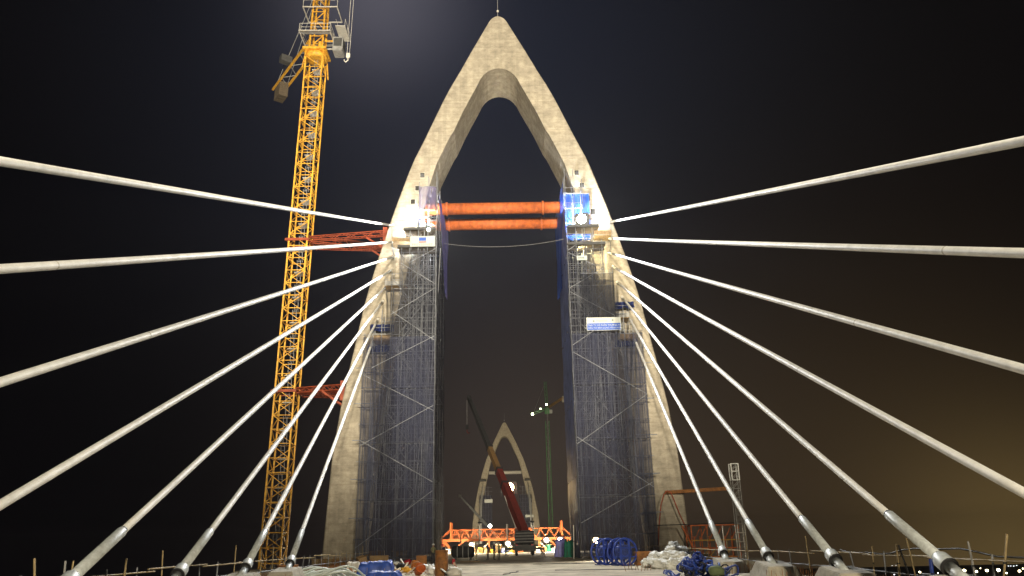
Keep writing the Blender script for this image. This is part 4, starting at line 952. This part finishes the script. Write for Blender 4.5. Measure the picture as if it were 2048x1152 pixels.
def crate(name, label, cat, px, pyy, w, d, h, M, rz=0, group=None, planks=5):
    b = pz(px, pyy); t = thing(name, label, cat, b, rz, group)
    for y in (-d/2, d/2):
        for k in range(planks): box('board', t, (0, y, h*(k+0.5)/planks), (w, 0.03, h/planks-0.015), M)
    for x in (-w/2+0.02, w/2-0.02):
        for k in range(planks): box('board', t, (x, 0, h*(k+0.5)/planks), (0.03, d-0.05, h/planks-0.015), M)
    for x in (-w/2+0.08, w/2-0.08): box('batten', t, (x, -d/2-0.03, h/2), (0.1, 0.03, h), M)
    box('bottom', t, (0, 0, 0.03), (w-.06, d-.06, .05), M)
    return t
def carton(label, px, pyy, w, d, h, rz, tilt=0.0, open_=True):
    b = pz(px, pyy); t = thing('cardboard_box', label, 'cardboard box', b, rz, 'cardboard boxes on the left of the deck')
    T = Matrix.Rotation(tilt, 4, 'Y')
    def pn(name, c, s, rx=0, ry=0): return link(name, unit('box', CARD), t, T @ Matrix.Translation(c) @ Matrix.Rotation(rx, 4, 'X') @ Matrix.Rotation(ry, 4, 'Y') @ Matrix.Diagonal((*s, 1)))
    pn('bottom', (0, 0, 0.01), (w, d, 0.012))
    for y in (-d/2, d/2): pn('side', (0, y, h/2), (w, 0.014, h))
    for x in (-w/2, w/2): pn('side', (x, 0, h/2), (0.014, d, h))
    if open_:
        for sgn in (-1, 1):
            pn('flap', (0, sgn*(d/2+d*0.19), h+0.06), (w, d*0.42, 0.012), rx=R(sgn*24)); pn('flap', (sgn*(w/2+w*0.13), 0, h+0.05), (w*0.3, d, 0.012), ry=R(-sgn*28))
    else: pn('lid', (0, 0, h+0.01), (w*1.03, d*1.03, 0.03))
    return t
carton('tilted open cardboard box at the left end of the boxes', 726, 1131, 0.75, 0.7, 0.72, R(25), R(-14))
carton('wide closed cardboard box beside the tilted open box', 758, 1128, 1.75, 1.0, 0.75, R(6), 0, False)
carton('second wide cardboard box stacked behind the tilted open box', 752, 1121, 1.9, 1.0, 1.05, R(4), 0, False)
carton('brown cardboard box behind the small rubbish at left', 800, 1120, 1.3, 0.9, 0.9, R(-10), 0, True)

def plates(label, px, pyy, w, h, M, name='steel_plate', lean=0.12):
    b = pz(px, pyy); t = thing(name, label, 'steel plate', b, R(random.uniform(-8, 8)))
    box('plate', t, (0, 0.0, h/2), (w, 0.05, h), M, rx=lean); 
    for x in (-w/2+.04, w/2-.04): box('edge_rib', t, (x, -0.05, h/2), (0.06, 0.08, h), M, rx=lean)
    box('foot', t, (0, 0.06, 0.05), (w, 0.45, 0.1), M)
    return t
plates('rusty brown steel form plate standing left of the man in olive', 843, 1133, 0.85, 0.86, RUST)
def casing(label, px, pyy, r_, h, M):
    b = pz(px, pyy); t = thing('steel_casing', label, 'steel casing', b)
    lathe('shell', t, [(r_, 0), (r_, h*0.48), (r_*1.03, h*0.5), (r_, h*0.52), (r_, h), (r_*0.93, h), (r_*0.93, 0.05)], M, None, 22, False)
    for z in (0.03, h-0.04): lathe('rim', t, [(r_*1.01, z-0.03), (r_*1.05, z), (r_*1.01, z+0.03)], M, None, 22, False)
    return t
casing('tall rusty steel casing standing upright at the left of the clear deck', 883, 1151, 0.38, 1.42, RUST)
casing('wide rusty formwork tub hiding the lowest left cable foot', 574, 1156, 0.62, 0.75, RUST)
def cone_bucket(label, px, pyy, M):
    b = pz(px, pyy); t = thing('bucket', label, 'bucket', b, R(30)); T = Matrix.Translation((0, 0, 0.3)) @ Matrix.Rotation(R(55), 4, 'X')
    lathe('shell', t, [(0.2, -0.3), (0.33, 0.25), (0.34, 0.27), (0.31, 0.25), (0.18, -0.27)], M, T, 20, False); lathe('base', t, [(0.19, -0.3), (0.19, -0.28)], M, T, 20)
    path('handle', t, [T @ Vector((0.33*math.cos(a2), 0.0, 0.25+0.3*math.sin(a2))) for a2 in [math.pi*k/8 for k in range(9)]], 0.012, GREY, 5)
cone_bucket('orange rusty bucket lying on its side beside the casing', 829, 1142, RUSTO)
cone_bucket('upright-mouthed orange bucket on the rubbish in front', 838, 1151, ORNG)
# tarpaulin-covered load
def tarp_load(label, px, pyy, w, d, h, rz, M, seed):
    b = pz(px, pyy); t = thing('tarpaulin_load', label, 'tarpaulin load', b, rz)
    def fn(u, v):
        x = (u-0.5)*2; y = (v-0.5)*2; e = max(abs(x), abs(y)); k = min(1, max(0, (1-e)/0.32)); k = k*k*(3-2*k)
        q = Vector((x*3+seed, y*3, seed)); f = noise.fractal(q, 0.7, 2.0, 4)
        return (x*w/2*(1+0.04*f), y*d/2*(1+0.06*f), max(0.0, h*k*(1+0.22*f)+0.03+0.05*abs(f)))
    sheet('cover', t, fn, 30, 24, M)
    box('load', t, (0, 0, h*0.33), (w*0.62, d*0.62, h*0.62), WOOD)
    for x in (-w*0.2, w*0.22): path('rope', t, [(x, -d/2*0.98+d*k/10*0.98, h*1.08*math.sin(math.pi*min(1, max(0, (k/10)*1.0)))**0.45+0.04) for k in range(11)], 0.015, BAMB, 5)
tarp_load('long load under a bright blue tarpaulin at the left foreground', 752, 1151, 2.5, 1.6, 0.72, R(5), BLUE, 4)
tarp_load('low crumpled blue tarpaulin in front of the blue covered load', 768, 1160, 2.0, 1.1, 0.38, R(-6), BLUE, 9)
tarp_load('purple blue sheet over a tall load right of the truck crane', 1123, 1114, 1.7, 1.2, 1.75, 0, TARPV, 6)
tarp_load('green sheet over a load at the right scaffold foot', 1139, 1115, 1.3, 1.0, 1.6, 0, GREEN, 7)
NTH = ['leftmost', 'second from left', 'third from left', 'fourth from left', 'fifth from left', 'sixth from left', 'seventh from left', 'eighth from left', 'ninth from left', 'tenth from left', 'eleventh from left', 'twelfth from left', 'thirteenth from left', 'fourteenth from left', 'fifteenth from left', 'sixteenth from left', 'seventeenth from left', 'rightmost']
# bundle of pale flexible ducts
b = pz(640, 1158); 
for i in range(11):
    off = -1.4+0.26*i; L = random.uniform(2.6, 3.4); ht = random.uniform(0.25, 0.62)
    pts = [(off+0.9*k/10+0.35*math.sin(k*0.3), -L/2+L*k/10, 0.07+ht*math.sin(math.pi*min(1, k/10+0.05))) for k in range(11)]
    o = path('duct_pipe', None, pts, 0.06, DUCT, 8, basis=Matrix.Translation(b) @ Matrix.Rotation(R(-28), 4, 'Z'))
    tag(o, 'pale bent plastic duct, %s in the bundle at the left foreground' % NTH[i], 'plastic duct', 'bundle of pale plastic ducts')
def timber_stack(label, px, pyy, w, n, M, rz):
    b = pz(px, pyy); t = thing('timber_stack', label, 'timber stack', b, rz, 'stacks of timber on the deck')
    for r_ in range(n):
        for k in range(4):
            bar('beam', t, (-w/2+random.uniform(-.15, .15), -.3+.2*k, .08+.13*r_), (w/2+random.uniform(-.15, .15), -.3+.2*k+random.uniform(-.04, .04), .08+.13*r_), .16, .11, M if random.random() < .7 else (WOOD, CARD, BAMB)[k % 3])
timber_stack('low stack of squared timber left of the cardboard boxes', 690, 1127, 1.9, 4, WOOD, R(12))
timber_stack('pale timber stack behind the plastic ducts', 650, 1129, 2.4, 4, BAMB, R(-8))
timber_stack('dark plank stack behind the small rubbish at left', 815, 1124, 1.5, 5, DKWOOD, R(20))
timber_stack('timber stack beside the rusty box on the right', 1316, 1125, 1.3, 4, WOOD, R(-15))
timber_stack('long timber stack at the foot of the right leg', 1392, 1127, 2.2, 5, DKWOOD, R(6))
tarp_load('grey sheet over a low load left of the cardboard boxes', 706, 1140, 1.2, .9, .5, R(15), PALE, 15)
tarp_load('black sheet over a load behind the white sacks', 1378, 1127, 1.6, 1.0, .7, R(-9), BOOMDK, 17)
# loose rubbish: planks, offcuts, rags
rub = [(700, 1149), (697, 1143), (704, 1153), (790, 1138), (797, 1133), (805, 1128), (812, 1136), (806, 1143), (820, 1131), (788, 1146), (800, 1149), (815, 1150), (905, 1147), (912, 1150), (918, 1152), (900, 1152), (858, 1141), (850, 1147)]
for i, (x, y) in enumerate(sorted(rub)):
    b = pz(x, y); t = thing('timber_offcut', 'short timber offcut, %s in the rubbish on the left deck' % NTH[i], 'timber offcut', b, random.uniform(0, 3), 'timber offcuts in the left rubbish')
    M = (WOOD, CARD, RUST, BAMB, WHITE)[i % 5]; L = random.uniform(.5, 1.1); e = random.uniform(0.05, .7)
    bar('board', t, (0, 0, 0.05), (L, 0.1, 0.05+e), 0.13, 0.05, M); bar('batten', t, (0.05, 0.2, 0.04), (L*0.8, -0.15, 0.06+e*0.3), 0.09, 0.05, (CARD, WOOD, DKGREY)[i % 3])
b = pz(795, 1124)
for i, (x, y, M) in enumerate(((690, 1141, BOOMDK), (700, 1138, WHITE), (793, 1131, WHITE), (802, 1137, BOOMDK), (815, 1128, SIGNR), (862, 1142, WHITE), (852, 1140, WHITE), (866, 1150, WHITE), (908, 1152, PALE), (792, 1152, CARD), (812, 1146, YEL))):
    blob('rag', None, pz(x, y)+Vector((0, 0, .17)), (random.uniform(.25, .45), .3, random.uniform(.16, .3)), M, i+1, 0.5, 2.2, 3)
for i, o in enumerate(sorted([q for q in COL.objects if q.name.startswith('rag') and 'label' not in q], key=lambda q: q.matrix_basis.translation.x/q.matrix_basis.translation.y)):
    c = o.data.materials[0]; nmc = {BOOMDK: 'black', WHITE: 'white', SIGNR: 'red', PALE: 'pale grey', CARD: 'brown', YEL: 'yellow'}[c]
    tag(o, 'crumpled %s rag, %s of eleven in the left rubbish' % (nmc, NTH[i]), 'rag', 'rags in the left rubbish')
# white sacks
spots = [(1300, 1136, 0, .55), (1322, 1138, 0, .6), (1345, 1138, 0, .62), (1366, 1136, 0, .58), (1312, 1131, .3, .55), (1335, 1131, .35, .6), (1358, 1131, .35, .6), (1346, 1127, .68, .58), (1364, 1126, .66, .5), (1380, 1133, .1, .5), (1350, 1126, .92, .42)]
for i, (x, y, z, sz) in enumerate(sorted(spots)):
    o = blob('white_sack', None, pz(x, y)+Vector((0, 0, z+.26)), (sz, sz*.7, .34), WHITE, i+20, 0.42, 2.0, 4, True, random.uniform(-.6, .6))
    tag(o, 'crumpled white sack, %s in the pile beside the blue strap heap' % NTH[i], 'sack', 'pile of white sacks')
# rusty box and pale drum beside the sacks
crate('rusty_box', 'rusty brown open box between the blue reels and the white sacks', 'box', 1290, 1130, 1.35, 1.0, 0.95, RUST, R(4), None, 3)
crate('timber_crate', 'low timber crate behind the white sacks', 'crate', 1345, 1121, 2.0, 1.0, 0.7, WOOD, R(-4))
# heap of blue straps
b = pz(1398, 1153); t = thing('strap_heap', 'tangled heap of blue straps and hoses at the right foreground', 'strap heap', b)
for i in range(46):
    c = Vector((random.gauss(0, .62), random.gauss(0, .4), 0)); h_ = max(.12, 1.0*(1-abs(c.x)/1.75)); c.z = random.uniform(.12, h_)
    rr = random.uniform(.16, .42); ax = Matrix.Rotation(random.uniform(0, 6.3), 3, 'Z') @ Matrix.Rotation(random.uniform(0.2, 1.5), 3, 'X')
    pts = []
    for k in range(18):
        a2 = 2*math.pi*k/18; q = ax @ Vector((rr*math.cos(a2)*(1+.3*math.sin(2*a2+i)), rr*math.sin(a2), .1*math.sin(3*a2+i))); q += c; q.z = max(.04, q.z); pts.append(q)
    path('strap_loop', t, pts, random.choice((.035, .05, .03)), (NAVY, BLUEM, BLUE, BLACK, NAVY, WHITE if i % 12 == 0 else BLUEM)[i % 6], 6, True)
b = pz(1432, 1156); o = blob('green_bag', None, b+Vector((0, -0.2, .3)), (.40, .3, .26), mat('olive_bag', (.09, .12, .05), .8), 77, 0.25, 2.0, 3); tag(o, 'green bag at the right end of the blue strap heap', 'bag')
for i in range(9):
    b = pz(1252+i*6.2, 1141+random.uniform(-2, 2)); tube('lifting_bar', None, b, b+Vector((random.uniform(-.12, .12), 0, random.uniform(.3, .55))), 0.016, RUST, 5)
    o = list(COL.objects)[-1]; tag(o, 'thin rebar stub, %s of nine standing before the blue reels' % NTH[i], 'rebar stub', 'rebar stubs before the blue reels')
# dark compressor drum
b = pz(926, 1120); t = thing('compressor', 'dark horizontal drum compressor on the deck before the traveller', 'compressor', b)
lathe('tank', t, [(0.1, -1.25), (0.5, -1.2), (0.62, -1.0), (0.62, 1.0), (0.5, 1.2), (0.1, 1.25)], BOOMDK, Matrix.Translation((0, 0, .85)) @ Matrix.Rotation(R(90), 4, 'Y'), 24)
for x in (-.8, .8): box('skid', t, (x, 0, .14), (.16, 1.2, .28), DKGREY)
for x in (-.6, 0, .6): lathe('tank_band', t, [(0.635, -.04), (0.635, .04)], GREY, Matrix.Translation((x, 0, .85)) @ Matrix.Rotation(R(90), 4, 'Y'), 24)
box('engine', t, (.2, 0, 1.55), (.8, .6, .3), DKGREY); tube('exhaust', t, (-.3, 0, 1.4), (-.3, 0, 2.4), .06, DKGREY, 8)
b = pz(940, 1124); t = thing('floor_board', 'thin brown board lying on the deck before the compressor', 'board', b, R(3)); box('board', t, (0, 0, .03), (1.9, .5, .05), WOOD); box('batten', t, (0, 0, .075), (.1, .48, .04), WOOD)
b = pz(908, 1128); casing('small red canister beside the rusty casing', 907, 1128, 0.14, 0.42, SIGNR)
for i, (x, y, L, r2) in enumerate(((1110, 1128, 3.6, 2), (1190, 1140, 5.2, -14), (1025, 1146, 4.4, 78), (1175, 1127, 2.6, 5))):
    b = pz(x, y); o = path('deck_cable', None, [(-L/2+L*k/12, .12*math.sin(k*1.1+i), .025) for k in range(13)], .02, BLACK, 5, basis=Matrix.Translation(b) @ Matrix.Rotation(R(r2), 4, 'Z'))
    tag(o, ('black cable lying across the deck right of the people', 'long black cable lying before the blue reels', 'black cable running along the middle of the deck', 'short black cable by the right scaffold foot')[i], 'cable')
# thin pale standards leaning at the scaffold feet
for lab, a2, b2 in (('pale pole leaning at the inner foot of the left scaffold', (884, 1112), (878, 1060)), ('pale pole leaning at the inner foot of the right scaffold', (1148, 1085), (1147, 1050))):
    A = pz(a2[0], 1118); B = py(b2[0], b2[1], A.y); t = thing('pole', lab, 'pole', A); tube('pole_shaft', t, (0, 0, 0), B-A, .05, PALE, 8); tube('lashing', t, (B-A)*.5, (B-A)*.52, .07, BLACK, 8)

# ------------------------------------------------------------------ people
def person(label, px, pyy, rz, pose, shirt, trousers, helmet, H=1.68, at=None, group='people on the deck'):
    b = at if at else pz(px, pyy); k = H/1.72
    lean, armL, armR, stride = pose
    V = []; E = []; Rad = []
    def v(p, r_, par=None):
        V.append(Vector(p)*k); Rad.append(r_*k)
        if par is not None: E.append((par, len(V)-1))
        return len(V)-1
    up_ = lambda h: Vector((0, -math.sin(lean)*h, math.cos(lean)*h))
    pel = Vector((0, 0, .95)); P0 = v(pel, .145)
    w_ = v(pel+up_(.14), .125, P0); ch = v(pel+up_(.34), .15, w_); sh = v(pel+up_(.47), .105, ch); nk = v(pel+up_(.55), .058, sh)
    hd = v(pel+up_(.62)+Vector((0, -.015, 0)), .078, nk); h2 = v(pel+up_(.70)+Vector((0, -.02, 0)), .095, hd); h3 = v(pel+up_(.785)+Vector((0, -.01, 0)), .06, h2)
    v(pel+up_(.68)+Vector((0, -.125, 0)), .016, h2)
    for s in (-1, 1):
        sho = v(pel+up_(.46)+Vector((s*.18, 0, 0)), .066, sh)
        el, wr = (armL if s < 0 else armR)
        e_ = v(pel+up_(.46)+Vector((s*.18, 0, 0))+Vector((s*el[0], el[1], el[2])), .046, sho)
        wp = pel+up_(.46)+Vector((s*.18, 0, 0))+Vector((s*el[0], el[1], el[2]))+Vector((s*wr[0], wr[1], wr[2])); w2 = v(wp, .032, e_)
        fd = (Vector((s*wr[0], wr[1], wr[2]))).normalized(); pm = v(wp+fd*.07, .036, w2); sx = Vector((0, 1, 0))
        for f in range(4):
            o_ = sx*(.028-.019*f); a3 = v(wp+fd*.11+o_, .0095, pm); v(wp+fd*(.16+(.012 if f in (1, 2) else 0))+o_+Vector((-s*.012, 0, 0)), .0085, a3)
        a3 = v(wp+fd*.06+Vector((0, -.045, 0)), .011, w2); v(wp+fd*.10+Vector((0, -.062, 0)), .0095, a3)
        hip = v(pel+Vector((s*.095, 0, -.06)), .095, P0); sg = stride*s
        kn = v(Vector((s*.105, -.03+.10*sg, .50)), .062, hip); an = v(Vector((s*.11, .02+.20*sg, .09)), .044, kn); v(Vector((s*.12, -.14+.20*sg, .035)), .035, an)
    me = bpy.data.meshes.new('body_cage'); me.from_pydata(V, E, []); tmp = bpy.data.objects.new('body_cage', me); COL.objects.link(tmp)
    md = tmp.modifiers.new('skin', 'SKIN'); md.use_smooth_shade = True
    for i, sv in enumerate(me.skin_vertices[0].data): sv.radius = (Rad[i], Rad[i]); sv.use_root = (i == 0)
    sd_ = tmp.modifiers.new('sub', 'SUBSURF'); sd_.levels = 1; sd_.render_levels = 1
    dg = bpy.context.evaluated_depsgraph_get(); bme = bpy.data.meshes.new_from_object(tmp.evaluated_get(dg)); bpy.data.objects.remove(tmp)
    bme.name = 'person_body'
    for M in (shirt, trousers, SKIN, BLACK): bme.materials.append(M)
    hz = (pel+up_(.545))*k
    for p in bme.polygons:
        c = p.center; p.use_smooth = True
        if c.z < .11*k: p.material_index = 3
        elif c.z < .97*k and abs(c.x) < .235*k and not (c.z > .6*k and abs(c.x) > .2*k): p.material_index = 1
        elif (c-hz).dot(up_(1)) > 0: p.material_index = 2
        else: p.material_index = 0
    # hands
    for s in (-1, 1):
        el, wr = (armL if s < 0 else armR); wp = (pel+up_(.46)+Vector((s*.18, 0, 0))+Vector((s*(el[0]+wr[0]), el[1]+wr[1], el[2]+wr[2])))*k
        for p in bme.polygons:
            if (p.center-wp).dot(Vector((s*wr[0], wr[1], wr[2])).normalized()) > -.01 and (p.center-wp).length < .2*k: p.material_index = 2
    t = thing('person', label, 'person', b, rz, group)
    link('body', bme, t)
    hc = (pel+up_(.745)+Vector((0, -.012, 0)))*k; rot = Matrix.Rotation(lean, 4, 'X')
    hm = lathe('helmet', t, [(.155, -.012), (.158, 0), (.128, .012), (.122, .05), (.10, .095), (.055, .125), (.01, .133)], helmet, Matrix.Translation(hc) @ rot, 18)
    fc = (pel+up_(.70)+Vector((0, -.108, 0)))*k
    for s in (-1, 1): lathe('eye', t, [(.002, -.008), (.012, 0), (.002, .008)], HAIR, Matrix.Translation(fc+Vector((s*.034, .004, .01))) @ Matrix.Rotation(R(90), 4, 'X'), 8)
    box('mouth', t, fc+Vector((0, .006, -.062)), (.05, .01, .01), SIGNR)
    for s in (-1, 1): lathe('ear', t, [(.004, -.01), (.026, 0), (.004, .01)], SKIN, Matrix.Translation((pel+up_(.69))*k+Vector((s*.098, 0, 0))) @ Matrix.Rotation(R(90), 4, 'Y'), 8)
    return t
OLIVE = mat('olive_cloth', (.20, .20, .10), .8, 0, .2, 6); NAVYC = mat('navy_cloth', (.02, .035, .09), .8, 0, .2, 6); DARKC = mat('dark_trousers', (.025, .025, .03), .8, 0, .2, 6); KHAKI = mat('khaki_cloth', (.30, .25, .15), .8, 0, .2, 6)
HANG = ((.05, .02, -.27), (.0, -.06, -.25)); REACH = ((.06, -.10, -.24), (-.04, -.22, -.08)); WIDE = ((.10, -.02, -.24), (.02, -.12, -.2))
person('person in olive top and pale helmet standing beside the rusty casing', 866, 1127, R(20), (0.05, REACH, WIDE, .15), OLIVE, DARKC, WHITE)
person('person in dark clothes bending by the left scaffold foot', 891, 1122, R(-60), (0.5, REACH, REACH, .5), NAVYC, DARKC, SIGNR)
person('person in khaki leaning on the dark compressor', 952, 1122, R(75), (0.22, REACH, WIDE, .5), KHAKI, KHAKI, WHITE)
person('person in navy, left one of the pair talking on the deck', 976, 1120, R(-80), (0.08, REACH, HANG, .3), NAVYC, DARKC, BOOMYEL)
person('person in navy, right one of the pair talking on the deck', 988, 1120, R(100), (0.06, HANG, WIDE, .2), NAVYC, DARKC, WHITE)
person('person in olive jacket and black trousers just right of the talking pair', 998, 1121, R(200), (0.04, WIDE, HANG, .45), OLIVE, DARKC, WHITE)

BLUEC = mat('blue_jacket', (.05, .08, .38), .8, 0, .2, 6); ORC = mat('orange_vest', (.65, .17, .05), .8, 0, .2, 6)
person('worker in blue jacket on the top deck of the left scaffold', 0, 0, R(150), (0.15, REACH, REACH, .2), BLUEC, NAVYC, SIGNR, at=(-9.35, 80.2, 35.38), group='workers on the scaffold tops')
person('worker in orange vest on the top deck of the left scaffold', 0, 0, R(-120), (0.2, REACH, WIDE, .2), ORC, DARKC, WHITE, at=(-8.5, 80.3, 35.38), group='workers on the scaffold tops')
person('worker in khaki on the top deck of the right scaffold', 0, 0, R(60), (0.25, REACH, REACH, .2), KHAKI, DARKC, WHITE, at=(9.9, 80.4, 35.38), group='workers on the scaffold tops')
# ------------------------------------------------------------------ far bank: lamps, trees, low houses
cl = [(1784, 1131, 0, 1), (1792, 1131, 0, 1), (1839, 1144, 1, 2.0), (1771, 1147, 0, 1.2), (1788, 1149, 0, 1), (1875, 1146, 1, 1), (1928, 1141, 1, 3.2), (1952, 1143, 1, 2.2), (1973, 1141, 1, 3.0), (1996, 1140, 1, 3.6), (2016, 1132, 0, 1), (2021, 1132, 0, 1), (2027, 1132, 0, 1), (2033, 1131, 0, 1), (2038, 1142, 1, 2.4), (1960, 1136, 1, 1), (2045, 1137, 1, 1.4), (1905, 1147, 1, 1.2), (2012, 1146, 1, 1.2)]
ordw = ['%s from the left' % q for q in ('first', 'second', 'third', 'fourth', 'fifth', 'sixth', 'seventh', 'eighth', 'ninth', 'tenth', 'eleventh', 'twelfth', 'thirteenth', 'fourteenth', 'fifteenth', 'sixteenth', 'seventeenth', 'eighteenth', 'nineteenth')]
for i, (x, y, warm, sz) in enumerate(sorted(cl)):
    d_ = ray(x, y); p = CAM+d_*((-25.0-CAM.z)/(d_.z+SL*d_.y)); t = thing('street_lamp', 'glowing lamp on the far bank at the right, %s' % ordw[i], 'street lamp', (p.x, p.y, -36.8-SL*p.y), 0, 'street lamps on the far bank')
    tube('post', t, (0, 0, 0), (0, 0, 11.2), .16, GREY, 6); bar('arm', t, (0, 0, 11.1), (0, -1.4, 11.8), .14, .14, GREY)
    blob('lamp_globe', t, (0, -1.4, 11.8), (.9*sz, .9*sz, .75*sz), CITYL if warm else CITYW, 1, 0.0, 1, 2, False)
bm = bmesh.new()
for i in range(2600):
    u = random.random(); x = 330+u*1900; y = 1000+x*0.2+random.gauss(0, 60); h_ = 3+7*abs(noise.noise(Vector((x*.02, 3, 0))))+random.random()*2
    c = Vector((x, y, -37-SL*y+random.random()*h_)); r_ = random.uniform(1.6, 3.6)
    n1 = Vector((random.gauss(0, 1), random.gauss(0, 1), random.gauss(0, 1))).normalized(); n2 = n1.orthogonal().normalized(); n3 = n1.cross(n2)
    bm.faces.new([bm.verts.new(c+n2*r_*math.cos(a2)+n3*r_*math.sin(a2)*.8) for a2 in (0, 1.3, 2.6, 3.8, 5.1)])
tag(link('far_woods', finish(bm, 'far_woods', LEAFM)), 'dark tree belt on the far bank at lower right', 'woods', kind='stuff')

# ------------------------------------------------------------------ night haze over the river
hz = box('haze', None, (0, 1800, -44), (6010, 4810, 264), BLACK); hz.data = hz.data.copy(); hz.data.materials.clear()
HM_ = bpy.data.materials.new('night_haze'); HM_.use_nodes = True; n = HM_.node_tree.nodes; n.remove(n['Principled BSDF'])
pv = n.new('ShaderNodeVolumePrincipled'); pv.inputs['Density'].default_value = 0.00009; pv.inputs['Color'].default_value = (0.93, 0.90, 0.88, 1); pv.inputs['Anisotropy'].default_value = 0.4
HM_.node_tree.links.new(pv.outputs[0], n['Material Output'].inputs['Volume']); hz.data.materials.append(HM_)
tag(hz, 'thin night haze over the whole river crossing', 'haze', kind='stuff')
